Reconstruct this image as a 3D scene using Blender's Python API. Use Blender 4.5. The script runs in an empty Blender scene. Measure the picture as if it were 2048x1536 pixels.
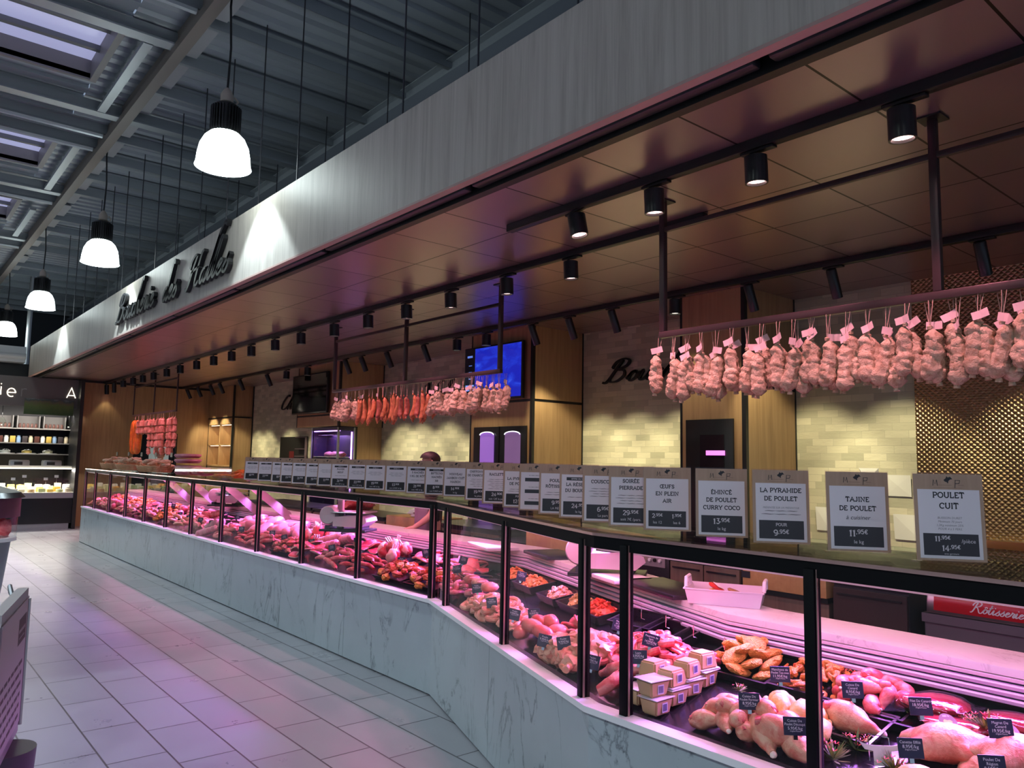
import bpy, bmesh, math, random
from mathutils import Matrix, Vector, Euler, noise
from math import sin, cos, pi, radians as R
random.seed(7)
S = bpy.context.scene
COL = S.collection
# ------------------------------------------------------------------ camera
def make_camera():
    yaw, pit, roll = R(39.77), R(5.674), R(1.046)
    f = Vector((sin(yaw)*cos(pit), cos(yaw)*cos(pit), sin(pit)))
    r0 = Vector((cos(yaw), -sin(yaw), 0)); u0 = r0.cross(f)
    r = r0*cos(roll)+u0*sin(roll); u = -r0*sin(roll)+u0*cos(roll)
    m = Matrix((r, u, -f)).transposed().to_4x4(); m.translation = (0, 0, 1.5)
    cd = bpy.data.cameras.new('camera'); cd.sensor_width = 36; cd.lens = 36*1538/2048
    cd.clip_start = .05; cd.clip_end = 200
    c = bpy.data.objects.new('camera', cd); c.matrix_world = m; COL.objects.link(c); S.camera = c
make_camera()
S.view_settings.view_transform = 'Standard'; S.view_settings.look = 'None'
S.view_settings.gamma = 1; S.view_settings.exposure = 0.0
S.cycles.max_bounces = 7; S.cycles.diffuse_bounces = 3; S.cycles.glossy_bounces = 4
S.cycles.transparent_max_bounces = 16; S.cycles.transmission_bounces = 4
S.cycles.caustics_reflective = False; S.cycles.caustics_refractive = False
S.cycles.sample_clamp_indirect = 4
# ------------------------------------------------------------------ world
W = bpy.data.worlds.new('world'); S.world = W; W.use_nodes = True
W.node_tree.nodes['Background'].inputs[0].default_value = (.30, .38, .52, 1)
W.node_tree.nodes['Background'].inputs[1].default_value = .80
# ------------------------------------------------------------------ lights of the hall
def light(name, kind, loc, energy, col, parent=None, rot=None, **kw):
    l = bpy.data.lights.new(name, kind); l.energy = energy; l.color = col
    for k, v in kw.items(): setattr(l, k, v)
    o = bpy.data.objects.new(name, l); COL.objects.link(o); o.location = loc
    if rot is not None: o.rotation_euler = rot
    o.parent = parent
    return o
PINK = (1, .36, .46); MAG = (.78, .34, 1.0); COOL = (.74, .91, 1.0); WARM = (1, .90, .54)
SPOT_PINK, SPOT_WARM, PEND_W, CASE_W, HALL_W = 16, 26, 165, 4.8, 200
# ------------------------------------------------------------------ materials
MATS = {}
class NT:
    def __init__(s, name):
        m = bpy.data.materials.new(name); m.use_nodes = True; s.m = m; s.t = m.node_tree
        s.b = s.t.nodes['Principled BSDF']; s.out = s.t.nodes['Material Output']
    def n(s, typ, **kw):
        nd = s.t.nodes.new(typ)
        for k, v in kw.items():
            if isinstance(k, str) and k.startswith('i_'):
                nd.inputs[k[2:].replace('_', ' ')].default_value = v
            else: setattr(nd, k, v)
        return nd
    def l(s, a, b): s.t.links.new(a, b)
    def math(s, op, a, b=None):
        nd = s.n('ShaderNodeMath', operation=op)
        for i, v in enumerate((a, b)):
            if v is None: continue
            if isinstance(v, (int, float)): nd.inputs[i].default_value = v
            else: s.l(v, nd.inputs[i])
        return nd.outputs[0]
    def ramp(s, fac, stops):
        nd = s.n('ShaderNodeValToRGB'); cr = nd.color_ramp
        while len(cr.elements) < len(stops): cr.elements.new(.5)
        for e, (p, c) in zip(cr.elements, stops): e.position = p; e.color = (*c, 1)
        s.l(fac, nd.inputs[0]); return nd.outputs[0]
    def coord(s, scale=(1, 1, 1), kind='Object', rot=(0, 0, 0)):
        tc = s.n('ShaderNodeTexCoord'); mp = s.n('ShaderNodeMapping'); mp.inputs['Scale'].default_value = scale
        mp.inputs['Rotation'].default_value = rot
        s.l(tc.outputs[kind], mp.inputs[0]); return mp.outputs[0]
    def noise(s, vec, scale, detail=4, rough=.6, dist=0):
        nd = s.n('ShaderNodeTexNoise'); s.l(vec, nd.inputs['Vector'])
        nd.inputs['Scale'].default_value = scale; nd.inputs['Detail'].default_value = detail
        nd.inputs['Roughness'].default_value = rough; nd.inputs['Distortion'].default_value = dist
        return nd.outputs[0]
    def bump(s, h, strength, dist=.01):
        nd = s.n('ShaderNodeBump'); nd.inputs['Strength'].default_value = strength; nd.inputs['Distance'].default_value = dist
        s.l(h, nd.inputs['Height']); s.l(nd.outputs[0], s.b.inputs['Normal'])
    def set(s, col=None, rough=.5, metal=0, spec=None, sss=0, coat=0):
        if col is not None:
            if isinstance(col, tuple): s.b.inputs['Base Color'].default_value = (*col, 1)
            else: s.l(col, s.b.inputs['Base Color'])
        s.b.inputs['Roughness'].default_value = rough; s.b.inputs['Metallic'].default_value = metal
        if spec is not None: s.b.inputs['Specular IOR Level'].default_value = spec
        if coat: s.b.inputs['Coat Weight'].default_value = coat; s.b.inputs['Coat Roughness'].default_value = .15
        return s.m
def plain(name, col, rough=.5, metal=0, emit=0, ecol=None, coat=0):
    if name in MATS: return MATS[name]
    t = NT(name); t.set(col, rough, metal, coat=coat)
    if emit:
        t.b.inputs['Emission Color'].default_value = (*(ecol or col), 1); t.b.inputs['Emission Strength'].default_value = emit
    MATS[name] = t.m; return t.m
def glass(name, tint=(1, 1, 1), ior=1.5, rough=.0):
    t = NT(name); t.t.nodes.remove(t.b)
    tr = t.n('ShaderNodeBsdfTransparent'); tr.inputs[0].default_value = (*tint, 1)
    gl = t.n('ShaderNodeBsdfGlossy'); gl.inputs['Roughness'].default_value = rough
    fr = t.n('ShaderNodeFresnel'); fr.inputs[0].default_value = ior
    mx = t.n('ShaderNodeMixShader')
    ge = t.n('ShaderNodeNewGeometry'); t.l(t.math('MULTIPLY', fr.outputs[0], t.math('SUBTRACT', 1.0, ge.outputs['Backfacing'])), mx.inputs[0]); t.l(tr.outputs[0], mx.inputs[1]); t.l(gl.outputs[0], mx.inputs[2])
    t.l(mx.outputs[0], t.out.inputs[0]); MATS[name] = t.m; return t.m
def grooves(t, x, y, px, py, ox, oy, w, shift=None):
    """1 inside a joint line of a px by py grid"""
    def line(v, p, o):
        q = t.math('FRACT', t.math('DIVIDE', t.math('SUBTRACT', v, o), p))
        return t.math('MAXIMUM', t.math('LESS_THAN', q, w/p), t.math('GREATER_THAN', q, 1-w/p))
    row = t.math('FLOOR', t.math('DIVIDE', t.math('SUBTRACT', x, ox), px))
    yy = y if shift is None else t.math('ADD', y, t.math('MULTIPLY', row, shift))
    cell = t.math('FLOOR', t.math('DIVIDE', t.math('SUBTRACT', yy, oy), py))
    return t.math('MAXIMUM', line(x, px, ox), line(yy, py, oy)), row, cell
def mixc(t, fac, a, b):
    nd = t.n('ShaderNodeMix', data_type='RGBA')
    if isinstance(fac, (int, float)): nd.inputs[0].default_value = fac
    else: t.l(fac, nd.inputs[0])
    for i, c in ((6, a), (7, b)):
        if isinstance(c, tuple): nd.inputs[i].default_value = (*c, 1)
        else: t.l(c, nd.inputs[i])
    return nd.outputs[2]
def m_floor():
    t = NT('floor_tile'); v = t.coord(); sp = t.n('ShaderNodeSeparateXYZ'); t.l(v, sp.inputs[0])
    g, row, cell = grooves(t, sp.outputs[0], sp.outputs[1], .2818, .56, 1.002, 4.78, .0045, .187)
    n1 = t.noise(v, 3, 6); n2 = t.noise(v, 60, 3)
    wn = t.n('ShaderNodeTexWhiteNoise', noise_dimensions='2D'); cb = t.n('ShaderNodeCombineXYZ')
    t.l(row, cb.inputs[0]); t.l(cell, cb.inputs[1]); t.l(cb.outputs[0], wn.inputs['Vector'])
    f = t.math('ADD', t.math('MULTIPLY', n1, .5), t.math('ADD', t.math('MULTIPLY', n2, .0), t.math('ADD', .15, t.math('MULTIPLY', wn.outputs[0], .22))))
    c = t.ramp(f, [(.25, (.25, .255, .275)), (.75, (.34, .345, .37))])
    t.set(mixc(t, g, c, (.07, .065, .07)), .32, 0)
    rg = t.ramp(n1, [(.3, (.26,)*3), (.7, (.40,)*3)]); t.l(rg, t.b.inputs['Roughness'])
    t.bump(t.math('SUBTRACT', 0.0, g), .25, .003); return t.m
def m_soffit():
    t = NT('soffit_tile'); v = t.coord(); sp = t.n('ShaderNodeSeparateXYZ'); t.l(v, sp.inputs[0])
    g, row, cell = grooves(t, sp.outputs[0], sp.outputs[1], .585, .592, 2.562, 2.61, .0055)
    wn = t.n('ShaderNodeTexWhiteNoise', noise_dimensions='2D'); cb = t.n('ShaderNodeCombineXYZ')
    t.l(row, cb.inputs[0]); t.l(cell, cb.inputs[1]); t.l(cb.outputs[0], wn.inputs['Vector'])
    c = t.ramp(wn.outputs[0], [(0, (.37, .275, .295)), (1, (.42, .315, .335))])
    t.set(mixc(t, g, c, (.02, .012, .012)), .31, .75)
    nz = t.noise(v, 700, 2); t.bump(t.math('SUBTRACT', t.math('MULTIPLY', nz, .03), g), .3, .003); return t.m
def m_wood(name, stops, stretch=(9, 9, .55), rough=.45, seed=0):
    t = NT(name); v = t.coord(stretch); n = t.noise(v, 1.6, 7, .62, 1.1)
    v2 = t.coord((70, 70, 1.6)); n2 = t.noise(v2, 1.5, 3, .5)
    f = t.math('ADD', t.math('MULTIPLY', n, .75), t.math('MULTIPLY', n2, .25))
    t.set(t.ramp(f, stops), rough); t.bump(n2, .08, .002); return t.m
def m_marble(name, base, vein, sc=1.6, amount=.5, tilt=(0, .5, .3)):
    t = NT(name); v = t.coord((1, 1, 1), rot=tilt); n = t.noise(v, 1.2*sc, 6, .65)
    st = t.coord((1.5*sc, 1.5*sc, .75*sc), rot=tilt)
    n2 = t.noise(st, 1.1, 8, .62, .9)
    d = t.math('ABSOLUTE', t.math('SUBTRACT', n2, .5))
    k = t.ramp(d, [(0, (1,)*3), (.006, (.5,)*3), (.022, (0,)*3)])
    n3 = t.noise(t.coord((.9*sc, .9*sc, .9*sc)), 1.6, 4, .6)
    k2 = t.math('MULTIPLY', k, t.ramp(n3, [(.44, (.10,)*3), (.62, (1,)*3)]))
    c = mixc(t, n, tuple(x*.82 for x in base), tuple(min(1, x*1.12) for x in base))
    t.set(mixc(t, t.math('MULTIPLY', k2, amount), c, vein), .28); return t.m
def m_walltile():
    t = NT('cream_wall_tile'); tc = t.n('ShaderNodeTexCoord'); sp = t.n('ShaderNodeSeparateXYZ'); t.l(tc.outputs['Object'], sp.inputs[0])
    g, row, cell = grooves(t, sp.outputs[2], sp.outputs[1], .062, .19, 0, 0, .0012, .06)
    wn = t.n('ShaderNodeTexWhiteNoise', noise_dimensions='2D'); cb = t.n('ShaderNodeCombineXYZ')
    t.l(row, cb.inputs[0]); t.l(cell, cb.inputs[1]); t.l(cb.outputs[0], wn.inputs['Vector'])
    c = t.ramp(wn.outputs[0], [(0, (.47, .45, .34)), (.5, (.60, .56, .43)), (1, (.72, .67, .52))])
    t.set(mixc(t, g, c, (.42, .39, .30)), .35)
    nz = t.noise(t.coord((9, 9, 30)), 1.4, 3)
    t.bump(t.math('ADD', t.math('MULTIPLY', nz, 1.0), t.math('SUBTRACT', t.math('MULTIPLY', wn.outputs[0], .5), g)), .35, .006); return t.m
def m_quilt():
    t = NT('bronze_quilted_metal'); tc = t.n('ShaderNodeTexCoord'); sp = t.n('ShaderNodeSeparateXYZ'); t.l(tc.outputs['Object'], sp.inputs[0])
    a = t.math('MULTIPLY', t.math('ADD', t.math('MULTIPLY', sp.outputs[2], 1.0), t.math('MULTIPLY', sp.outputs[1], .9)), 2*pi/.038)
    b = t.math('MULTIPLY', t.math('SUBTRACT', t.math('MULTIPLY', sp.outputs[2], 1.0), t.math('MULTIPLY', sp.outputs[1], .9)), 2*pi/.038)
    h = t.math('MULTIPLY', t.math('ABSOLUTE', t.math('SINE', t.math('MULTIPLY', a, .5))), t.math('ABSOLUTE', t.math('SINE', t.math('MULTIPLY', b, .5))))
    t.set((.36, .255, .15), .33, 1.0); t.bump(h, .8, .006); return t.m
def m_meat(name, lean, fat, mixp=.55, scale=9, rough=.34, dark=None, stretch=(1, 1, 1), bs=.45, bd=.006):
    if name in MATS: return MATS[name]
    t = NT(name); v = t.coord(stretch); oi = t.n('ShaderNodeObjectInfo')
    vv = t.n('ShaderNodeVectorMath', operation='ADD'); t.l(v, vv.inputs[0]); 
    rr = t.math('MULTIPLY', oi.outputs['Random'], 13.0); cb = t.n('ShaderNodeCombineXYZ'); t.l(rr, cb.inputs[0]); t.l(cb.outputs[0], vv.inputs[1])
    n = t.noise(vv.outputs[0], scale, 5, .6, .9)
    stops = [(mixp-.16, lean), (mixp+.10, fat)]
    if dark: stops = [(.25, dark)]+stops
    c = t.ramp(n, stops)
    t.set(c, rough); t.bump(t.noise(vv.outputs[0], scale*4, 4), bs, bd); MATS[name] = t.m; return t.m
WOOD = m_wood('oak_panel', [(.25, (.30, .17, .085)), (.5, (.44, .27, .14)), (.78, (.54, .35, .19))])
GREYWOOD = m_wood('grey_oak_laminate', [(.25, (.37, .325, .28)), (.5, (.57, .515, .455)), (.78, (.69, .63, .565))], (7, 7, .4))
DARKWOOD = m_wood('walnut_front', [(.25, (.13, .085, .06)), (.6, (.21, .145, .10)), (.8, (.27, .19, .135))])
ORANGEWOOD = m_wood('beech_board', [(.25, (.50, .28, .10)), (.6, (.62, .37, .14)), (.8, (.70, .44, .19))], (1, 9, 9))
FLOOR = m_floor(); SOFFIT = m_soffit(); MARBLE = m_marble('pale_grey_marble', (.37, .425, .45), (.075, .095, .105), 1.7, 1.0, (.4, .75, .3))
WMARBLE = m_marble('white_marble_top', (.80, .78, .76), (.40, .36, .34), 2.4, .6); WTILE = m_walltile(); QUILT = m_quilt()
BLACK = plain('black_metal', (.009, .009, .010), .42); BLACKP = plain('black_plastic', (.014, .014, .016), .3)
BROWNM = plain('brown_black_steel', (.075, .050, .052), .36, .5)
DGREY = plain('dark_grey_metal', (.06, .06, .07), .4, .6); GREY = plain('grey_steel', (.36, .37, .39), .42, .7)
STEEL = plain('brushed_steel', (.62, .60, .60), .28, 1.0); CHROME = plain('chrome', (.8, .8, .82), .08, 1.0)
WHITE = plain('white_paint', (.80, .80, .80), .4); WPLAS = plain('white_plastic', (.82, .80, .80), .3); PAPER = plain('paper', (.86, .84, .82), .7)
ROOFP = plain('roof_sheet', (.36, .39, .43), .5, .2); BEAMB = plain('brown_beam_paint', (.20, .165, .15), .5); PURL = plain('galvanised_purlin', (.36, .39, .42), .42, .5)
RAIL_LIT = plain('purple_lit_rail', (.60, .54, .68), .34, .15)  # purple LED light on the rails put into their tint
PANE = glass('clear_glass', (.98, .985, .985), 1.4); TOPGL = glass('green_edged_glass', (.90, .95, .93), 1.52)
INK = plain('black_ink', (.012, .012, .014), .6)
# ------------------------------------------------------------------ mesh helpers
class MB:
    def __init__(s): s.v = []; s.f = []; s.mi = []; s.cur = 0; s.mats = []
    def mat(s, m):
        if m not in s.mats: s.mats.append(m)
        s.cur = s.mats.index(m); return s
    def add(s, vs, fs, M=None):
        o = len(s.v)
        s.v += [tuple(M @ Vector(p)) for p in vs] if M is not None else [tuple(p) for p in vs]
        s.f += [tuple(i+o for i in f) for f in fs]; s.mi += [s.cur]*len(fs); return s
    def box(s, a, b, M=None):
        x0, y0, z0 = a; x1, y1, z1 = b
        v = [(x0,y0,z0),(x1,y0,z0),(x1,y1,z0),(x0,y1,z0),(x0,y0,z1),(x1,y0,z1),(x1,y1,z1),(x0,y1,z1)]
        return s.add(v, [(0,3,2,1),(4,5,6,7),(0,1,5,4),(1,2,6,5),(2,3,7,6),(3,0,4,7)], M)
    def cbox(s, c, d, M=None):
        return s.box([c[i]-d[i]/2 for i in range(3)], [c[i]+d[i]/2 for i in range(3)], M)
    def rbox(s, a, b, r=.004, M=None):
        bm = bmesh.new(); bmesh.ops.create_cube(bm, size=1)
        for v in bm.verts: v.co = Vector([(a[i]+b[i])/2+v.co[i]*(b[i]-a[i]) for i in range(3)])
        bmesh.ops.bevel(bm, geom=bm.edges[:]+bm.verts[:], offset=r, segments=2, affect='EDGES', profile=.5)
        return s.bm(bm, M)
    def bm(s, bm, M=None):
        bm.verts.index_update(); s.add([v.co[:] for v in bm.verts], [[v.index for v in f.verts] for f in bm.faces], M); bm.free(); return s
    def lathe(s, prof, n=20, M=None, cap=True):
        v = []; f = []
        for r, z in prof: v += [(r*cos(2*pi*k/n), r*sin(2*pi*k/n), z) for k in range(n)]
        for i in range(len(prof)-1):
            for k in range(n): f.append((i*n+k, i*n+(k+1) % n, (i+1)*n+(k+1) % n, (i+1)*n+k))
        if cap: f.append(tuple(range(n-1, -1, -1))); f.append(tuple((len(prof)-1)*n+k for k in range(n)))
        return s.add(v, f, M)
    def tube(s, pts, r, n=8, cap=True):
        pts = [Vector(p) for p in pts]; v = []; f = []; rr = r if isinstance(r, (list, tuple)) else [r]*len(pts)
        up = None
        for i, p in enumerate(pts):
            d = (pts[min(i+1, len(pts)-1)]-pts[max(i-1, 0)]).normalized()
            if up is None: up = d.orthogonal().normalized()
            up = (up-d*up.dot(d)).normalized(); w = d.cross(up)
            v += [p+(up*cos(2*pi*k/n)+w*sin(2*pi*k/n))*rr[i] for k in range(n)]
        for i in range(len(pts)-1):
            for k in range(n): f.append((i*n+k, i*n+(k+1) % n, (i+1)*n+(k+1) % n, (i+1)*n+k))
        if cap: f.append(tuple(range(n-1, -1, -1))); f.append(tuple((len(pts)-1)*n+k for k in range(n)))
        return s.add(v, f)
    def prism(s, poly, d, M=None):
        """poly in xy, extruded from z=0 to d"""
        n = len(poly); v = [(x, y, 0) for x, y in poly]+[(x, y, d) for x, y in poly]
        f = [tuple(range(n-1, -1, -1)), tuple(range(n, 2*n))]+[(k, (k+1) % n, n+(k+1) % n, n+k) for k in range(n)]
        return s.add(v, f, M)
    def sweep(s, path, prof):
        """prof (s, z): s metres to the inside of the path (x, y), mitred at the bends"""
        n = len(prof); P = [Vector(p) for p in path]; N = []
        for i in range(len(P)):
            ds = []
            if i > 0: ds.append((P[i]-P[i-1]).normalized())
            if i < len(P)-1: ds.append((P[i+1]-P[i]).normalized())
            ns = [Vector((-d.y, d.x)) for d in ds]
            m = sum(ns, Vector((0, 0))).normalized(); N.append(m/ max(.3, m.dot(ns[0])))
        v = [(P[i].x+N[i].x*a, P[i].y+N[i].y*a, z) for i in range(len(P)) for a, z in prof]
        f = [(i*n+k, (i+1)*n+k, (i+1)*n+(k+1) % n, i*n+(k+1) % n) for i in range(len(P)-1) for k in range(n)]
        f += [tuple(range(n)), tuple((len(P)-1)*n+k for k in range(n-1, -1, -1))]
        return s.add(v, f)
    def stroke(s, pts, w, d, M=None, closed=False):
        """flat ribbon of width w along 2-d pts, thickness d in z"""
        P = [Vector(p) for p in pts]; n = len(P); Lf = []; Rt = []
        for i in range(n):
            a = P[i-1] if (i > 0 or closed) else P[i]; b = P[(i+1) % n] if (i < n-1 or closed) else P[i]
            t = (b-a); t = t.normalized() if t.length > 1e-9 else Vector((1, 0)); m = Vector((-t.y, t.x))
            k = 1.0
            if 0 < i < n-1 or closed:
                e = (P[i]-a).normalized(); k = 1/max(.6, abs(m.dot(Vector((-e.y, e.x)))))
            ww = w[i] if isinstance(w, (list, tuple)) else w
            Lf.append(P[i]+m*ww/2*k); Rt.append(P[i]-m*ww/2*k)
        v = [(p.x, p.y, d) for p in Lf]+[(p.x, p.y, d) for p in Rt]+[(p.x, p.y, 0) for p in Lf]+[(p.x, p.y, 0) for p in Rt]
        f = []
        for i in range(n if closed else n-1):
            j = (i+1) % n
            f += [(i, n+i, n+j, j)]
            if d > 0: f += [(2*n+i, i, j, 2*n+j), (n+i, 3*n+i, 3*n+j, n+j), (2*n+i, 2*n+j, 3*n+j, 3*n+i)]
        if d > 0 and not closed: f += [(0, 2*n, 3*n, n), (n-1, 2*n-1, 4*n-1, 3*n-1)]
        return s.add(v, f, M)
    def build(s, name, mat=None, parent=None, smooth=True, ang=.7):
        me = bpy.data.meshes.new(name); me.from_pydata(s.v, [], s.f)
        ms = s.mats or [mat]
        for m in ms: me.materials.append(m)
        if len(ms) > 1: me.polygons.foreach_set('material_index', s.mi)
        if smooth:
            me.polygons.foreach_set('use_smooth', [True]*len(s.f)); me.set_sharp_from_angle(angle=ang)
        me.validate(); me.update()
        o = bpy.data.objects.new(name, me); COL.objects.link(o); o.parent = parent; return o
def T(x, y, z, rz=0, rx=0, ry=0, s=1):
    return Matrix.Translation((x, y, z)) @ Euler((rx, ry, rz)).to_matrix().to_4x4() @ Matrix.Diagonal((s, s, s, 1) if not isinstance(s, tuple) else (*s, 1))
def tag(o, label, cat, group=None, kind=None):
    o['label'] = label; o['category'] = cat
    if group: o['group'] = group
    if kind: o['kind'] = kind
    return o
def thing(name, label, cat, loc=(0, 0, 0), rz=0, group=None, rx=0, ry=0):
    o = bpy.data.objects.new(name, None); COL.objects.link(o); o.location = loc; o.rotation_euler = (rx, ry, rz); o.empty_display_size = .05
    return tag(o, label, cat, group)
def struct(name, mb, mat=None, **kw):
    o = mb.build(name, mat, **kw); o['kind'] = 'structure'; return o
def dup(root, loc, rz=None, label=None, group=None, rx=None, ry=None, cat=None):
    def cp(o, par):
        c = o.copy(); COL.objects.link(c); c.parent = par
        for ch in o.children: cp(ch, c)
        return c
    c = cp(root, None); c.location = loc; e = list(root.rotation_euler)
    for i, v in enumerate((rx, ry, rz)):
        if v is not None: e[i] = v
    c.rotation_euler = e
    if label: c['label'] = label
    if group: c['group'] = group
    if cat: c['category'] = cat
    return c
ORD = ['zeroth', 'first', 'second', 'third', 'fourth', 'fifth', 'sixth', 'seventh', 'eighth', 'ninth', 'tenth', 'eleventh', 'twelfth', 'thirteenth', 'fourteenth', 'fifteenth', 'sixteenth', 'seventeenth', 'eighteenth', 'nineteenth', 'twentieth'] + ['twenty-'+k for k in ('first', 'second', 'third', 'fourth', 'fifth', 'sixth', 'seventh', 'eighth', 'ninth')] + ['thirtieth'] + ['thirty-'+k for k in ('first', 'second', 'third', 'fourth', 'fifth', 'sixth', 'seventh', 'eighth', 'ninth')] + ['fortieth']
# ------------------------------------------------------------------ lettering
TXC = {}
def txt_arrays(sx):
    if sx not in TXC:
        c = bpy.data.curves.new('t', 'FONT'); c.body = sx; c.size = 1; c.resolution_u = 2
        o = bpy.data.objects.new('t', c); me = bpy.data.meshes.new_from_object(o)
        vs = [v.co.copy() for v in me.vertices]; fs = [tuple(p.vertices) for p in me.polygons]
        bpy.data.objects.remove(o); bpy.data.meshes.remove(me); bpy.data.curves.remove(c)
        xs = [v.x for v in vs] or [0, 0]; TXC[sx] = (vs, fs, min(xs), max(xs))
    return TXC[sx]
def text(mb, sx, x, y, h, M, maxw=None, align='c', shear=0, bold=0):
    vs, fs, a, b = txt_arrays(sx); k = h/.72
    if maxw and (b-a)*k > maxw: kx = maxw/(b-a)
    else: kx = k
    off = {'c': -(a+b)/2, 'l': -a, 'r': -b}[align]
    mb.add([((v.x+off)*kx+shear*v.y*k+x, v.y*k+y, 0) for v in vs], fs, M)
def arc(cx, cy, rx, ry, a0, a1, n=10):
    return [(cx+rx*cos(R(a0+(a1-a0)*i/n)), cy+ry*sin(R(a0+(a1-a0)*i/n))) for i in range(n+1)]
# slab capitals: (width, strokes, serif centres at foot, serif centres at top); cap height 1
SL = {
 'A': (.86, [[(.08, 0), (.43, 1), (.78, 0)], [(.2, .34), (.66, .34)]], [.08, .78], []),
 'B': (.72, [[(.14, 0), (.14, 1)], [(.03, 1)]+arc(.40, .76, .22, .24, 90, -90)+[(.14, .52)], [(.14, .52)]+arc(.42, .26, .25, .26, 90, -90)+[(.03, 0)]], [], []),
 'C': (.76, [arc(.42, .5, .36, .5, 48, 312, 16), [(.68, .98), (.68, .72)]], [], []),
 'D': (.80, [[(.14, 0), (.14, 1)], [(.03, 1)]+arc(.36, .5, .38, .5, 90, -90, 14)+[(.03, 0)]], [], []),
 'E': (.68, [[(.14, 0), (.14, 1)], [(.03, 1), (.6, 1), (.6, .82)], [(.14, .52), (.48, .52)], [(.03, 0), (.62, 0), (.62, .2)]], [], []),
 'F': (.66, [[(.14, 0), (.14, 1)], [(.03, 1), (.6, 1), (.6, .82)], [(.14, .5), (.48, .5)]], [.14], []),
 'G': (.82, [arc(.42, .5, .36, .5, 50, 330, 16), [(.5, .42), (.8, .42)], [(.72, .42), (.72, .05)]], [], []),
 'H': (.86, [[(.15, 0), (.15, 1)], [(.71, 0), (.71, 1)], [(.15, .5), (.71, .5)]], [.15, .71], [.15, .71]),
 'I': (.34, [[(.17, 0), (.17, 1)]], [.17], [.17]),
 'J': (.56, [[(.40, 1), (.40, .22)]+arc(.22, .22, .18, .22, 0, -170, 8)], [], [.36]),
 'K': (.80, [[(.15, 0), (.15, 1)], [(.66, 1), (.16, .45)], [(.32, .6), (.70, 0)]], [.15, .68], [.15, .66]),
 'L': (.64, [[(.14, 0), (.14, 1)], [(.03, 0), (.58, 0), (.58, .24)]], [], [.14]),
 'M': (1.0, [[(.14, 0), (.14, 1), (.5, .3), (.86, 1), (.86, 0)]], [.14, .86], [.12, .88]),
 'N': (.88, [[(.15, 0), (.15, 1), (.72, 0), (.72, 1)]], [.15], [.12, .72]),
 'O': (.86, [arc(.43, .5, .37, .5, 0, 360, 22)], [], []),
 'P': (.70, [[(.14, 0), (.14, 1)], [(.03, 1)]+arc(.40, .72, .24, .28, 90, -90)+[(.14, .44)]], [.14], []),
 'R': (.80, [[(.14, 0), (.14, 1)], [(.03, 1)]+arc(.40, .74, .24, .26, 90, -90)+[(.14, .48)], [(.4, .48), (.68, 0)]], [.14, .7], []),
 'S': (.66, [arc(.33, .75, .24, .25, 40, 270, 10)+arc(.33, .25, .25, .25, 90, -140, 10), [(.55, .97), (.55, .74)], [(.09, .03), (.09, .27)]], [], []),
 'T': (.74, [[(.37, 0), (.37, 1)], [(.05, .76), (.05, 1), (.69, 1), (.69, .76)]], [.37], []),
 'U': (.84, [[(.14, 1), (.14, .32)]+arc(.42, .32, .28, .32, 180, 360, 12)+[(.70, 1)]], [], [.14, .70]),
 'V': (.84, [[(.08, 1), (.42, 0), (.76, 1)]], [], [.08, .76]),
 'X': (.8, [[(.1, 0), (.7, 1)], [(.7, 0), (.1, 1)]], [.1, .7], [.1, .7]),
 'Y': (.8, [[(.08, 1), (.4, .45), (.72, 1)], [(.4, .45), (.4, 0)]], [.4], [.08, .72]),
 '0': (.66, [arc(.33, .5, .27, .5, 0, 360, 20)], [], []), '1': (.42, [[(.06, .82), (.23, 1), (.23, 0)]], [.23], []),
 '2': (.62, [arc(.3, .74, .23, .26, 170, -35, 10)+[(.07, 0), (.56, 0), (.56, .15)]], [], []),
 '3': (.62, [[(.1, 1), (.52, 1), (.3, .6)]+arc(.3, .3, .25, .3, 90, -150, 10)], [], []),
 '4': (.68, [[(.62, .27), (.06, .27), (.42, 1), (.42, 0)]], [.42], []),
 '5': (.62, [[(.52, 1), (.14, 1), (.12, .58)]+arc(.3, .32, .26, .32, 105, -150, 12)], [], []),
 '6': (.64, [[(.5, .98)]+arc(.33, .45, .26, .5, 110, 180, 5)+arc(.33, .29, .26, .29, 180, 540, 18)], [], []),
 '8': (.62, [arc(.31, .75, .21, .25, 0, 360, 16), arc(.31, .26, .25, .26, 0, 360, 16)], [], []),
 '9': (.64, [[(.14, .02)]+arc(.31, .55, .26, .5, -70, 0, 5)+arc(.31, .71, .26, .29, 0, 360, 18)], [], []),
 ',': (.24, [[(.13, .08), (.13, 0), (.05, -.18)]], [], []),
 '€': (.72, [arc(.44, .5, .3, .5, 45, 315, 14), [(.02, .6), (.52, .6)], [(.02, .4), (.5, .4)]], [], []),
 '/': (.5, [[(.05, -.15), (.45, 1.05)]], [], []), ' ': (.36, [], [], []), '-': (.4, [[(.06, .45), (.34, .45)]], [], []), "'": (.2, [[(.1, 1), (.1, .75)]], [], []),
}
ACC = {'É': ('E', [[(.26, 1.14), (.44, 1.3)]]), 'È': ('E', [[(.26, 1.3), (.44, 1.14)]]), 'Ê': ('E', [[(.18, 1.14), (.34, 1.3), (.5, 1.14)]]), 'Ô': ('O', [[(.26, 1.14), (.43, 1.3), (.6, 1.14)]]), 'À': ('A', [[(.3, 1.3), (.48, 1.14)]])}
SL['Œ'] = (1.16, [arc(.43, .5, .37, .5, 80, 280, 14), [(.42, 1), (1.08, 1), (1.08, .82)], [(.64, 0), (.64, 1)], [(.64, .52), (.95, .52)], [(.42, 0), (1.1, 0), (1.1, .2)]], [], [])
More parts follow.
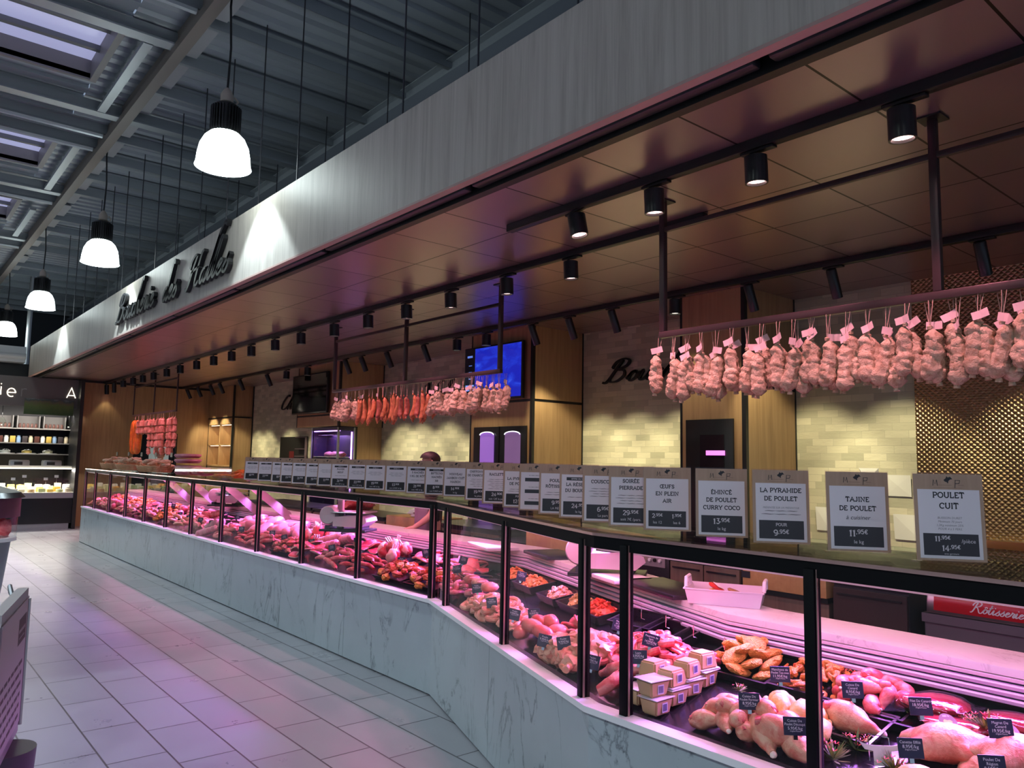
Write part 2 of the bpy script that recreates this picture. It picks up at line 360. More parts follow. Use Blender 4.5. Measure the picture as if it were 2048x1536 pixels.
def slab(mb, sx, x, y, h, M, maxw=None, w=.13, align='c', d=0):
    tot = sum(SL[ACC[c][0] if c in ACC else c][0] for c in sx)+.06*(len(sx)-1)
    kx = h
    if maxw and tot*kx > maxw: kx = maxw/tot
    cx = x-{'c': tot/2, 'l': 0, 'r': tot}[align]*kx
    for c in sx:
        extra = []
        if c in ACC: c, extra = ACC[c]
        gw, st, ft, tp = SL[c]
        segs = st+extra+[[(q-.12, .0), (q+.12, .0)] for q in ft]+[[(q-.12, 1), (q+.12, 1)] for q in tp]
        for sg in segs:
            cl = len(sg) > 6 and abs(sg[0][0]-sg[-1][0]) < .01 and abs(sg[0][1]-sg[-1][1]) < .01
            pts = [(cx+px*kx, y+(py*(1-w)+w/2)*h) for px, py in (sg[:-1] if cl else sg)]
            mb.stroke(pts, w*h, d, M, closed=cl)
        cx += (gw+.06)*kx
# joined script hand, x-height .42, capitals and ascenders to 1
SC = {
 'B': (.72, [[(-.08, .02), (.0, -.02), (.1, .1), (.2, .5), (.32, .95)], [(.06, .62), (.12, .88), (.34, 1.0), (.55, .9), (.52, .68), (.3, .54), (.5, .48), (.58, .26), (.42, .03), (.2, .02), (.12, .14)]]),
 'H': (.78, [[(-.06, .02), (.04, -.02), (.14, .15), (.24, .6), (.36, .95)], [(.02, .62), (.06, .85), (.22, .98), (.36, .95)], [(.12, .48), (.6, .56)], [(.72, 1.0), (.62, .92), (.54, .5), (.52, .1), (.62, .0), (.74, .1)]]),
 'C': (.62, [[(.56, .9), (.5, 1.02), (.3, .9), (.1, .5), (.1, .12), (.28, 0), (.48, .06), (.62, .2)]]),
 'R': (.78, [[(-.05, .02), (.04, -.02), (.14, .2), (.3, .95)], [(.0, .62), (.1, .9), (.36, 1.0), (.58, .88), (.5, .62), (.28, .52), (.4, .4), (.56, .05), (.68, -.02), (.8, .1)]]),
 'o': (.36, [[(.0, .1), (.08, .3), (.2, .42), (.1, .36), (.07, .15), (.16, 0), (.28, .1), (.3, .3), (.2, .42), (.26, .34), (.38, .36)]]),
 'u': (.44, [[(.0, .12), (.1, .42), (.08, .1), (.16, 0), (.28, .12), (.36, .42), (.33, .1), (.38, 0), (.46, .12)]]),
 'c': (.32, [[(.28, .34), (.22, .42), (.1, .34), (.06, .14), (.14, 0), (.26, .04), (.34, .14)]]),
 'h': (.46, [[(.0, .1), (.2, .7), (.3, 1.15), (.38, 1.2), (.38, 1.08)], [(.2, .7), (.1, .3), (.06, .0)], [(.08, .14), (.2, .4), (.3, .38), (.3, .1), (.36, 0), (.48, .12)]]),
 'e': (.34, [[(.0, .12), (.16, .22), (.26, .34), (.18, .42), (.08, .3), (.07, .1), (.16, 0), (.28, .06), (.36, .16)]]),
 'r': (.32, [[(.0, .1), (.1, .36), (.1, .46), (.2, .38), (.26, .36), (.2, .1), (.26, 0), (.34, .12)]]),
 'i': (.24, [[(.0, .12), (.1, .42), (.08, .1), (.14, 0), (.26, .12)], [(.12, .6), (.16, .66)]]),
 'd': (.46, [[(.28, .34), (.2, .42), (.08, .3), (.06, .1), (.14, 0), (.26, .14), (.34, .45)], [(.56, 1.08), (.52, 1.2), (.44, 1.1), (.34, .5), (.3, .1), (.36, 0), (.48, .12)]]),
 's': (.32, [[(.0, .1), (.16, .32), (.24, .48), (.2, .36), (.28, .18), (.2, .0), (.08, .02), (.06, .1)]]),
 'a': (.42, [[(.28, .36), (.2, .42), (.08, .3), (.06, .1), (.14, 0), (.26, .14), (.32, .42), (.29, .1), (.34, 0), (.44, .12)]]),
 'l': (.26, [[(.0, .12), (.14, .6), (.24, 1.0), (.2, 1.1), (.12, .8), (.08, .2), (.14, 0), (.28, .12)]]),
 't': (.28, [[(.0, .12), (.12, .5), (.18, .85)], [(.18, .85), (.08, .2), (.14, 0), (.28, .1)], [(.02, .56), (.28, .6)]]),
 'ô': (.36, []), ' ': (.36, []), 'n': (.46, [[(.0, .1), (.1, .4), (.06, 0)], [(.08, .2), (.2, .42), (.3, .36), (.28, .08), (.36, 0), (.48, .12)]]),
}
SC['L'] = (.28, [[(.0, .12), (.16, .6), (.3, 1.2), (.44, 1.48), (.54, 1.5), (.54, 1.38)], [(.3, 1.2), (.14, .5), (.1, .12), (.16, 0), (.3, .12)]])
SC['ô'] = (.36, SC['o'][1]+[[(.08, .52), (.18, .62), (.28, .52)]])
def smooth_pts(P, k=5):
    if len(P) < 3: return P
    out = []
    for i in range(len(P)-1):
        p0, p1, p2, p3 = (Vector(P[max(i-1, 0)]), Vector(P[i]), Vector(P[i+1]), Vector(P[min(i+2, len(P)-1)]))
        for j in range(k):
            t = j/k
            out.append(tuple(.5*((2*p1)+(p2-p0)*t+(2*p0-5*p1+4*p2-p3)*t*t+(3*p1-p0-3*p2+p3)*t**3)))
    return out+[tuple(P[-1])]
def script(mb, sx, x, y, h, M, w=.09, d=.02, shear=.35, kx=1):
    cx = x
    for c in sx:
        gw, st = SC[c]
        for sg in st:
            P = smooth_pts(sg); n = len(P)
            dn = []
            for i in range(n):
                a, b = P[max(i-1, 0)], P[min(i+1, n-1)]; dy = abs(b[1]-a[1]); dx = abs(b[0]-a[0])+1e-6
                dn.append(w*h*(.55+.6*dy/(dx+dy)))
            mb.stroke([(cx+(px+shear*py)*h*kx, y+py*h) for px, py in P], dn, d, M)
        cx += gw*h*kx
    return cx
# ================================================================== SETTING
def WX(x, y, z): return Matrix(((0, 0, -1, x), (-1, 0, 0, y), (0, 1, 0, z), (0, 0, 0, 1)))       # faces -X
def WY(x, y, z): return Matrix(((1, 0, 0, x), (0, 0, -1, y), (0, 1, 0, z), (0, 0, 0, 1)))       # faces -Y
struct('floor', MB().add([(-16, -6, 0), (14, -6, 0), (14, 30, 0), (-16, 30, 0)], [(0, 1, 2, 3)]), FLOOR)
# hall roof: ribbed deck, purlins, main beams
ZR = 5.33
m = MB(); prof = []; y = -6.0
while y < 26:
    prof += [(y, ZR+.035), (y+.06, ZR+.035), (y+.085, ZR), (y+.18, ZR)]; y += .205
n = len(prof)
for xa, xb in ((-14, -3.2), (1.5, 12)):
    m.add([(xa, a, b) for a, b in prof]+[(xb, a, b) for a, b in prof], [(i, i+1, n+i+1, n+i) for i in range(n-1)])
struct('ceiling_deck', m, ROOFP, smooth=False)
# deck between the skylights on the left bay
SKY = [(4.2, 5.5), (7.3, 8.62), (10.4, 11.8), (13.6, 14.9)]
m = MB(); e0 = -6
for a, b in SKY+[(26, 26)]:
    k = e0
    while k < a-.02:
        m.box((-3.2, k, ZR), (1.5, min(k+.13, a), ZR+.05)); m.box((-3.2, min(k+.13, a), ZR+.04), (1.5, min(k+.27, a), ZR+.05)); k += .27
    e0 = b
struct('ceiling_skylight_bay', m, ROOFP, smooth=False)
SKYM = plain('skylight_polycarbonate', (.45, .46, .62), .3, 0, .55, (.50, .52, .84))
for i, (a, b) in enumerate(SKY):
    m = MB(); m.mat(plain('skylight_kerb', (.22, .20, .205), .5))
    m.box((1.46, a, ZR-.02), (1.52, b, ZR+.24)); m.box((-3.2, a-.04, ZR-.02), (1.52, a, ZR+.24)); m.box((-3.2, b, ZR-.02), (1.52, b+.04, ZR+.24))
    m.mat(plain('skylight_bar', (.17, .175, .19), .5))
    for q in (.36, .70): m.box((-3.2, a+(b-a)*q-.03, ZR+.12), (1.46, a+(b-a)*q+.03, ZR+.17))
    m.mat(plain('skylight_rib', (.42, .38, .36), .6)).box((.30, a, ZR+.182), (.36, b, ZR+.188))
    m.mat(SKYM).box((-3.2, a, ZR+.19), (1.46, b, ZR+.20))
    for q in (.36, .70): m.mat(BLACK).box((.18, a+(b-a)*q-.05, ZR+.08), (.42, a+(b-a)*q+.05, ZR+.12))
    m.mat(PURL).box((1.62, a-.1, ZR-.16), (1.70, b+.5, ZR-.12))
    o = struct('window_%d' % (i+1), m, smooth=False)
m = MB()
for k in range(-7, 24):
    y = 6.61+.815*k
    if abs((k+40) % 5-3) < .1: continue
    m.box((1.98, y-.004, ZR-.12), (9.5, y+.004, ZR)); m.box((1.98, y, ZR-.12), (9.5, y+.045, ZR-.113)); m.box((1.98, y-.07, ZR-.012), (9.5, y, ZR-.002))
struct('ceiling_purlins_right', m, PURL, smooth=False)
m = MB()
for b in (1.86, 7.1, 9.1, 12.4, 15.6): 
    m.box((-8, b-.07, ZR-.165), (9.5 if b in (9.1,) else 1.93, b+.07, ZR-.15)); m.box((-8, b-.01, ZR-.15), (9.5 if b in (9.1,) else 1.93, b+.01, ZR-.02))
for b in (6.42, 9.78, 10.3, 13.0, 16.3): m.tube([(-8, b, ZR-.13), (1.83, b, ZR-.13)], .035, 8); m.box((-8, b-.012, ZR-.11), (1.93, b+.012, ZR))
struct('ceiling_purlins_left', m, PURL, smooth=False)
struct('ceiling_beam_brown', MB().box((1.84, -6, ZR-.23), (1.94, 26, ZR-.15)).box((1.875, -6, ZR-.16), (1.905, 26, ZR)), BEAMB, smooth=False)
m = MB()
for k in range(-7, 24): m.box((1.945, 6.61+.815*k+.10, ZR-.06), (2.13, 6.61+.815*k+.76, ZR-.05))
struct('ceiling_deck_plates', m, plain('plate_grey', (.42, .42, .44), .45), smooth=False)
m = MB().box((3.95, -6, ZR-.18), (4.09, 26, ZR-.16)).box((4.0, -6, ZR-.16), (4.04, 26, ZR)).box((3.93, -6, ZR-.06), (4.11, 26, ZR-.05))
struct('ceiling_beam_grey', m, ROOFP, smooth=False)
DARKW = plain('dark_wall', (.02, .022, .028), .7)
struct('wall_far', MB().box((-16, 24, 0), (14, 24.2, 6)), DARKW, smooth=False)
struct('wall_left', MB().box((-15, -6, 0), (-14.8, 24, 6)), DARKW, smooth=False)
# ------------------------------------------------------------------ canopy over the counter
struct('ceiling_canopy', MB().box((2.52, -2.5, 3.0), (6.5, 17.95, 3.03)), SOFFIT, smooth=False)
struct('trim_1', MB().box((2.355, -2.5, 3.0), (2.39, 17.95, 3.6)), GREYWOOD, smooth=False)
struct('trim_2', MB().box((2.350, -2.5, 2.985), (2.40, 17.95, 2.9995)), plain('pink_lit_edge', (.55, .36, .32), .5), smooth=False)  # pink light on the fascia's lower edge put into its colour
struct('trim_3', MB().box((2.47, -2.5, 2.955), (2.52, 17.95, 3.05)).box((2.40, -2.5, 3.04), (2.47, 17.95, 3.05)), BLACK, smooth=False)
struct('trim_4', MB().box((2.39, -2.5, 3.3), (6.5, 17.95, 3.32)), DARKW, smooth=False)
# recessed light bars under the fascia
ybar = [-2.4, -.2, 1.5, 3.30, 5.05, 6.80, 8.6, 10.4, 12.2, 14.0, 15.9]
for i in range(len(ybar)-1):
    o = MB().rbox((2.405, ybar[i]+.03, 2.975), (2.465, ybar[i+1]-.03, 3.03), .012).build('light_bar', DGREY)
    tag(o, 'dark grey light bar under the canopy edge, %s from the far end' % ORD[len(ybar)-1-i], 'light bar', 'light bars under the fascia')
# suspension rods
rod = None; ri = 0
for X0, n0, nm in ((2.45, 17, 'front'), (3.7, 10, 'middle'), (5.4, 10, 'rear')):
    for k in range(n0):
        yy = 2.50+.79*k if nm == 'front' else 5.1+1.35*k
        o = MB().tube([(0, 0, 0), (0, 0, ZR-3.3)], .006, 6).build('suspension_rod', DGREY) if rod is None else rod.copy()
        if rod is None: rod = o
        else: COL.objects.link(o)
        o.location = (X0, yy, 3.3)
        tag(o, 'thin dark rod holding the canopy from the roof, %s in the %s row' % (ORD[k+1], nm), 'suspension rod', 'canopy suspension rods')
# ------------------------------------------------------------------ fascia lettering
def spread(mb, sx, y0, y1, zb, h, M0, w=.10, d=.03):
    tot = sum(SC[c][0] for c in sx)
    M = M0; script(mb, sx, 0, 0, h, M, w, d, kx=(y0-y1)/(tot*h))
BLKL = plain('black_sign_letters', (.010, .010, .012), .45)
root = thing('shop_sign', "black raised script sign reading Boucherie des Halles on the grey wood fascia", 'sign', (2.355, 10.8, 3.13))
for wd, sx, y0, y1, zb, h in (('word', 'Boucherie', 10.72, 9.06, .02, .33), ('word', 'des', 8.72, 8.22, .0, .32), ('word', 'HaLles', 7.90, 6.74, .0, .31)):
    m = MB(); spread(m, sx, y0, y1, 0, h, WX(-.005, y0-10.8, zb), .125, .04); m.build(wd, BLKL, root, smooth=False)
# ------------------------------------------------------------------ pendant lamps
BELL = plain('lit_prismatic_bell', (1, 1, 1), .3, 0, 11.0, (.86, 1.0, .97))
def pendant():
    r = thing('pendant_lamp', '', 'pendant lamp', (2.0, 6.05, 3.78), group='high-bay pendant lamps')
    MB().tube([(0, 0, .62), (.01, 0, 1.0), (-.01, 0, 1.35), (0, 0, 1.62)], .009, 6).build('cord', BLACK, r)
    MB().lathe([(.02, .52), (.05, .54), (.05, .60), (.03, .64), (.012, .66)], 14).tube([(.06, 0, .60), (.09, 0, .57), (.07, 0, .53), (.04, 0, .55)], .008, 6).build('hook_box', plain('beige_plastic', (.45, .38, .32), .5), r)
    m = MB().lathe([(.095, .27), (.095, .50), (.085, .515), (.05, .52)], 24)
    for k in range(30): m.box((.09, -.004, .27), (.118, .004, .49), Matrix.Rotation(2*pi*k/30, 4, 'Z'))
    m.build('heatsink_housing', BLACK, r, smooth=False)
    m = MB().lathe([(.215, 0), (.210, .012), (.206, .03), (.201, .09), (.186, .17), (.155, .235), (.115, .275), (.09, .285)], 40, cap=False)
    m.lathe([(.09, .283), (.112, .272), (.15, .232), (.181, .168), (.196, .09), (.201, .03), (.20, .0), (.215, 0)], 40, cap=False)
    m.build('glass_bell', BELL, r)
    light('pendant_light', 'SPOT', (0, 0, .20), PEND_W, COOL, r, spot_size=R(80), spot_blend=.22, shadow_soft_size=.03)
    return r
lamp = pendant()
lamp['label'] = 'black finned pendant lamp with glowing white bell, nearest and largest of the row'
for k, q in enumerate(('second nearest of the row', 'third in the row above the fascia end', 'farthest, cut by the left edge')):
    dup(lamp, (2.0, 6.05+4.25*(k+1), 3.80+.04*k), label='black finned pendant lamp with glowing white bell, '+q)
for a, xx in enumerate((-2.2, -6.4)):  # two added lamp rows out of view, brightening floor, fascia and counter
    for b in range(5):
        o = dup(lamp, (xx, -2.4+4.25*b, 3.9), label='added unseen pendant lamp brightening the hall, %s row, %s from the near end' % (('next', 'far')[a], ORD[b+1]))
        for ch in list(o.children):
            if ch.type == 'LIGHT': bpy.data.objects.remove(ch)
        light('hall_fill_light', 'SPOT', (0, 0, -.02), HALL_W, COOL, o, spot_size=R(160), spot_blend=.5, shadow_soft_size=.15)
# ------------------------------------------------------------------ lighting tracks
def track(x, a, b, label):
    m = MB().rbox((x-.026, a, 2.952), (x+.026, b, 2.9995), .004)
    tag(m.build('lighting_track', BLACK), label, 'lighting track', 'ceiling lighting tracks')
track(3.05, -1.5, 3.72, 'short black ceiling track nearest the fascia')
track(3.75, 2.72, 17.9, 'long black ceiling track running over the display counter')
track(5.31, -1.5, 17.9, 'black ceiling track in front of the back wall')
LENS = plain('lit_pink_lens', (1, .8, .8), .3, 0, 7, (1, .62, .58)); LENSW = plain('lit_warm_lens', (1, .9, .8), .3, 0, 5, (1, .9, .7))
def can_spot(col, e, lens, d=.105, L=.13, cone=82):
    r = thing('spotlight', '', 'spotlight', group='track spotlights')
    MB().rbox((-.02, -.10, -.062), (.02, .07, -.0495), .002).tube([(0, .02, -.055), (0, .02, -.08)], .012, 8).build('adapter', BLACK, r)
    MB().lathe([(d/2-.012, -.075), (d/2, -.08), (d/2, -.075-L), (d/2-.008, -.075-L), (d/2-.01, -.06-L)], 22, cap=False).lathe([(.0, -.0755), (d/2-.012, -.075)], 22, cap=False).build('lamp_body', BLACKP, r)
    MB().lathe([(0, -.062-L), (d/2-.01, -.062-L)], 20, cap=False).build('lens', lens, r)
    light('spot_beam', 'SPOT', (0, 0, -.08-L), e, col, r, (0, 0, 0), spot_size=R(cone), spot_blend=.5, shadow_soft_size=.035)
    return r
def tube_spot(col, e, d=.075, L=.2, cone=62):
    r = thing('spotlight', '', 'spotlight', group='track spotlights')
    MB().rbox((-.02, -.09, -.062), (.02, .06, -.0495), .002).tube([(0, 0, -.055), (0, 0, -.10)], .01, 8).build('adapter', BLACK, r)
    A = Matrix.Translation((0, 0, -.085)) @ Matrix.Rotation(R(-25), 4, 'Y')
    MB().lathe([(d/2-.005, .02), (d/2, .01), (d/2, -L), (d/2-.006, -L), (d/2-.008, .015-L)], 20, A, cap=False).lathe([(0, .021), (d/2-.005, .02)], 20, A, cap=False).build('lamp_body', BLACKP, r)
    MB().lathe([(0, .012-L), (d/2-.008, .012-L)], 18, A, cap=False).build('lens', LENSW, r)
    p = A @ Vector((0, 0, -L-.005))
    light('spot_beam', 'SPOT', p, e, col, r, (0, R(-25), 0), spot_size=R(cone), spot_blend=.5, shadow_soft_size=.03)
    return r
protoP = can_spot(PINK, SPOT_PINK*3, LENS); protoW = can_spot(WARM, SPOT_WARM, LENSW); protoT = tube_spot(WARM, SPOT_WARM*3.6); protoQ = can_spot(WARM, 4, LENS, .085, .20)
used = set()
def put(proto, loc, label, rx=0, ry=0, rz=0):
    if proto.name not in used:
        used.add(proto.name); proto.location = loc; proto.rotation_euler = (rx, ry, rz); proto['label'] = label; return proto
    return dup(proto, loc, rz, label, rx=rx, ry=ry)
MAINY = [17.81, 17.18, 16.45, 15.72, 15.05, 14.36, 13.58, 12.85, 12.05, 11.29, 10.57, 9.86, 9.09, 8.35, 7.52, 6.79, 6.07, 5.36, 4.60, 3.88]
for i, yy in enumerate(MAINY):
    put(protoP if i > 1 else protoQ, (3.75, yy, 3.0), 'black %s spotlight on the long counter track, %s from the near end' % ('can' if i > 1 else 'tall', ORD[20-i]), ry=R(-3))
for i, (yy, rx) in enumerate(((3.128, R(-10)), (2.537, 0), (1.935, 0), (1.279, 0), (.5, 0))):
    put(protoP, (3.05, yy, 3.0), 'black can spotlight on the short front track, %s from its far end%s' % (ORD[i+1], ', tilted' if i == 0 else ''), rx=rx, ry=R(-3))
REAR = [(1.77, 'T'), (2.752, 'T'), (3.445, 'T'), (4.176, 'C'), (4.925, 'T'), (5.509, 'T'), (6.072, 'T'), (6.851, 'C'), (7.421, 'C'), (8.145, 'T'), (9.052, 'T'), (9.757, 'T'), (10.238, 'T'), (11.505, 'C'), (12.314, 'C'), (13.145, 'T'), (14.446, 'T'), (15.53, 'T'), (16.085, 'T'), (16.867, 'T'), (17.574, 'T')]
for i, (yy, k) in enumerate(REAR):
    put(protoT if k == 'T' else protoW, (5.31, yy, 3.0), 'black %s spotlight on the rear wall track, %s from the near end' % ('slim tilted' if k == 'T' else 'upright can', ORD[i+1]))
# ------------------------------------------------------------------ back wall, columns and end wall
struct('wall_back', MB().box((6.37, 2.63, 0), (6.5, 17.95, 3.0)), WTILE, smooth=False)
struct('wall_back_quilted', MB().box((6.355, -2.5, .96), (6.5, 2.63, 3.0)), QUILT, smooth=False)
struct('wall_back_low', MB().box((6.36, -2.5, 0), (6.5, 2.63, .93)), QUILT, smooth=False)
struct('trim_5', MB().box((6.30, -2.5, .93), (6.36, 2.60, .985)), plain('polished_brass', (.72, .56, .25), .18, 1.0), smooth=False)
def column(name, x, y0, y1, z0, xb=6.37):
    m = MB().mat(WOOD)
    for a, b in ((z0, 2.155), (2.185, 3.0)):
        m.box((x, y0+.02, a), (x+.02, y1-.01, b)); m.box((x+.025, y0, a), (xb-.02, y0+.02, b)); m.box((x+.025, y1-.02, a), (xb, y1, b))
    m.mat(BLACK).box((x+.006, y0+.006, z0), (xb-.004, y1-.006, 3.0)).box((x-.003, y0-.003, z0), (x+.035, y0+.035, 3.0)).box((xb-.022, y0-.003, z0), (xb, y0+.02, 3.0)).box((x-.003, y1-.022, z0), (x+.02, y1+.002, 3.0))
    struct(name, m, smooth=False)
column('wall_column_1', 5.58, 3.66, 4.33, 0); column('wall_column_2', 5.58, 6.35, 7.48, 0); column('wall_column_3', 5.58, 10.9, 12.42, 1.985)
m = MB().mat(WOOD).box((5.93, 10.93, 0), (6.37, 11.0, 1.985)); m.mat(BLACK).box((5.90, 10.925, 0), (5.93, 11.02, 1.985)); struct('wall_column_3_base', m, smooth=False)
m = MB().mat(WOOD)                                                      # column with lit niches
m.box((5.93, 16.43, 2.17), (6.37, 17.93, 2.30)).box((5.93, 16.45, 2.33), (6.37, 17.93, 3.0)).box((5.95, 16.43, 0), (6.37, 16.46, 2.17)).box((6.33, 16.46, 0), (6.37, 17.93, 2.17)).box((5.95, 16.46, 0), (6.33, 17.93, 1.25))
for a in (1.25, 1.71, 2.16): m.box((5.94, 16.46, a), (6.33, 17.93, a+.03))
for a in (16.46, 17.17, 17.89): m.box((5.94, a, 1.25), (6.33, a+.04, 2.19))
m.mat(BLACK).box((5.925, 16.41, 0), (5.965, 16.45, 3.0)).box((6.35, 16.405, 0), (6.37, 16.43, 3.0)).box((5.92, 16.42, 2.30), (6.3, 17.93, 2.33))
m.mat(plain('niche_strip', (1, .9, .7), .4, 0, 3.0, (1, .85, .6)))
for a in (1.70, 2.15):
    for b in (16.56, 17.24): m.box((5.97, b, a), (6.0, b+.6, a+.008))
struct('wall_niche_column', m, smooth=False)
for a in (1.69, 2.14):
    for b in (16.83, 17.53): light('niche_light', 'AREA', (6.05, b, a), 1.6, (1, .8, .5), size=.5)
m = MB().mat(WOOD)
for a, b in ((3.31, 4.40), (5.25, 5.93)): m.box((a, 17.93, 0), (b, 17.98, 3.0))
m.box((4.40, 17.93, 1.93), (5.25, 17.98, 3.0)); m.mat(BLACK).box((3.27, 17.90, 0), (3.31, 18.0, 3.0)).box((4.38, 17.92, 0), (4.41, 17.95, 1.95)).box((5.24, 17.92, 0), (5.27, 17.95, 1.95)).box((2.39, 17.90, 2.955), (6.4, 17.93, 3.0))
struct('wall_end', m, smooth=False)
struct('door_1', MB().box((4.40, 19.2, 0), (5.9, 19.25, 2.6)), DARKW, smooth=False)
m = MB().box((4.95, 18.6, 1.25), (5.3, 18.9, 1.75)); m.mats = [plain('lit_room_unit', (.55, .60, .58), .5, 0, .25, (.7, .8, .75))]; tag(m.build('wall_unit', smooth=False), 'pale cabinet glimpsed through the doorway in the end wall', 'cabinet')  # room light on the cabinet put in as a weak glow
# script words on the tiled wall
SC['V'] = (.66, [[(-.04, .8), (.08, .98), (.18, .6), (.24, .02)], [(.24, .02), (.5, .6), (.7, 1.05), (.8, 1.0)]])
for sx, y0, y1, z, h, lb in (('Boucherie', 5.97, 4.45, 2.39, .25, 'near the close column, half hidden by sausages'), ('Volaille', 9.75, 8.3, 2.38, .24, 'behind the middle sausage rack'), ('Charcuterie', 14.9, 12.9, 2.43, .27, 'cut off by the switched-off television')):
    m = MB(); spread(m, sx, y0, y1, 0, h, WX(0, 0, 0), .11, .025)
    o = m.build('wall_lettering', BLKL, smooth=False); o.location = (6.345, y0, z); tag(o, 'black script word on cream tiles '+lb, 'lettering', 'words on the back wall')
# taped sheets
for y, z, w, h, t, lb in ((2.78, 1.27, .20, .17, 0, 'upper right'), (2.98, 1.29, .10, .20, .12, 'upper left, curling'), (2.72, .93, .20, .20, 0, 'lower right'), (2.94, .94, .12, .2, 0, 'lower left'), (3.42, .95, .12, .2, 0, 'far left')):
    m = MB().add([(0, -w/2, 0), (0, w/2, 0), (-.02-t, w/2, h), (-.01, -w/2, h), (-.012-t, 0, h*.5)], [(0, 1, 4), (1, 2, 4), (2, 3, 4), (3, 0, 4)])
    o = m.build('paper_sheet', PAPER, smooth=False); o.location = (6.36, y, z); tag(o, 'white paper notice on cream tiles behind the near price signs, '+lb, 'paper notice', 'paper notices on the wall')
# televisions
def tv(y0, y1, z0, z1, on, label):
    r = thing('television', label, 'television', (5.58, (y0+y1)/2, z0)); w = y1-y0; h = z1-z0
    MB().rbox((-.075, -w/2, 0), (-.035, w/2, h), .006).box((-.035, -.15, h*.3), (-.002, .15, h*.7)).build('case', BLACKP, r)
    if on:
        t = NT('blue_screen'); v = t.coord((1, 1.2, 3)); n_ = t.noise(v, 3, 5, .6, .8); c = t.ramp(n_, [(.45, (.008, .012, .30)), (.62, (.012, .03, .42)), (.78, (.05, .12, .6))])
        t.set((.0, .0, .02), .2); t.l(c, t.b.inputs['Emission Color']); t.b.inputs['Emission Strength'].default_value = 1.5
        MB().box((-.077, -w/2+.02, .025), (-.0755, w/2-.21, h-.02)).build('screen_picture', t.m, r, smooth=False)
        m = MB().mat(plain('menu_dark', (.004, .006, .02), .2)).box((-.077, w/2-.205, .025), (-.0755, w/2-.02, h-.02))
        m.mat(plain('menu_blue', (.1, .2, .6), .2, 0, .9, (.12, .22, .7))).box((-.079, w/2-.195, .13), (-.077, w/2-.03, .20))
        for z in (.06, .27, .35, .43): m.box((-.079, w/2-.15, z), (-.077, w/2-.09, z+.008))
        m.box((-.079, w/2-.16, h-.12), (-.077, w/2-.06, h-.095)); m.build('screen_menu', None, r, smooth=False)
    else:
        MB().box((-.077, -w/2+.02, .025), (-.0755, w/2-.02, h-.02)).build('screen', plain('off_screen', (.004, .004, .005), .06), r, smooth=False)
    return r
tv(6.44, 7.52, 2.19, 2.84, True, 'television showing a bright blue picture and side menu on the middle oak column')
tv(11.18, 12.48, 2.20, 2.86, False, 'switched-off black television on the far oak column')
# doors and cabinets let into the columns
PURP = plain('purple_lit_glass', (.30, .16, .45), .12, 0, .55, (.42, .18, .80))
def cab(label, y0, y1, z0, z1, wins, nm='cold_cabinet'):
    r = thing(nm, label, 'cold cabinet', (5.58, (y0+y1)/2, z0)); yc = (y0+y1)/2
    MB().rbox((-.02, y0-yc, 0), (-.001, y1-yc, z1-z0), .004).build('frame', plain('cabinet_black', (.010, .008, .010), .35), r)
    for a, b, za, zb, arch, mt in wins:
        poly = [(-(b-a)/2, 0), ((b-a)/2, 0)]+[((b-a)/2*cos(R(t)), (zb-za)+.035*sin(R(t)) if arch else zb-za) for t in range(0, 181, 20)]
        d = MB().prism(poly, .006, WX(-.024, (a+b)/2-yc, za-z0)).build('window', mt, r, smooth=False)
        if arch: MB().tube([(-.036, (a+b)/2-yc-(b-a)/2*cos(R(t)), zb-z0+.035*sin(R(t))) for t in range(0, 181, 15)], .006, 6).build('bright_rim', plain('white_rim', (.9, .9, 1), .3, 0, 1.2), d)
    return r
r = cab('black two-door cold cabinet with purple-lit arched windows under the blue television', 6.42, 7.38, .3, 1.885, [(6.98, 7.24, .6, 1.79, 1, PURP), (6.51, 6.78, .6, 1.79, 1, plain('purple_lit_glass_dim', (.22, .15, .30), .12, 0, .28, (.5, .25, .62)))])
MB().box((-.027, -.01, 0), (-.02, .01, 1.585)).build('door_gap', BLACK, r, smooth=False)
r = cab('black glazed door with a pink light bar in the nearest oak column', 3.77, 4.26, .3, 1.885, [(3.86, 4.10, .6, 1.75, 0, plain('dark_glass', (.03, .02, .03), .08))], 'glazed_door')
MB().box((-.034, -.17, 1.275), (-.031, .02, 1.315)).build('light_bar', plain('pink_bar', (1, .3, .9), .3, 0, 1.6, (.95, .2, .85)), r, smooth=False)
r = thing('service_hatch', 'dark hatch with a faint red light in the tiled wall below the Charcuterie word', 'hatch', (6.37, 14.25, 1.0))
MB().box((-.02, -.62, 0), (-.002, .62, .88)).build('dark_opening_sheet', plain('dark_room_black', (.003, .003, .003), .6), r, smooth=False)  # black sheet stands in for the darkness of the room behind
MB().box((-.023, -.05, .40), (-.021, .16, .60)).build('red_lamp', plain('red_dim', (.06, .004, .004), .5, 0, .05, (1, .05, .05)), r, smooth=False)
m = MB().box((-.06, -.62, 0), (-.02, -.60, .86))
for z in (.5, .64, .86): m.box((-.10, -.62, z), (-.02, -.25, z+.01))
m.build('side_rack', plain('purple_grey', (.22, .15, .2), .4), r, smooth=False)
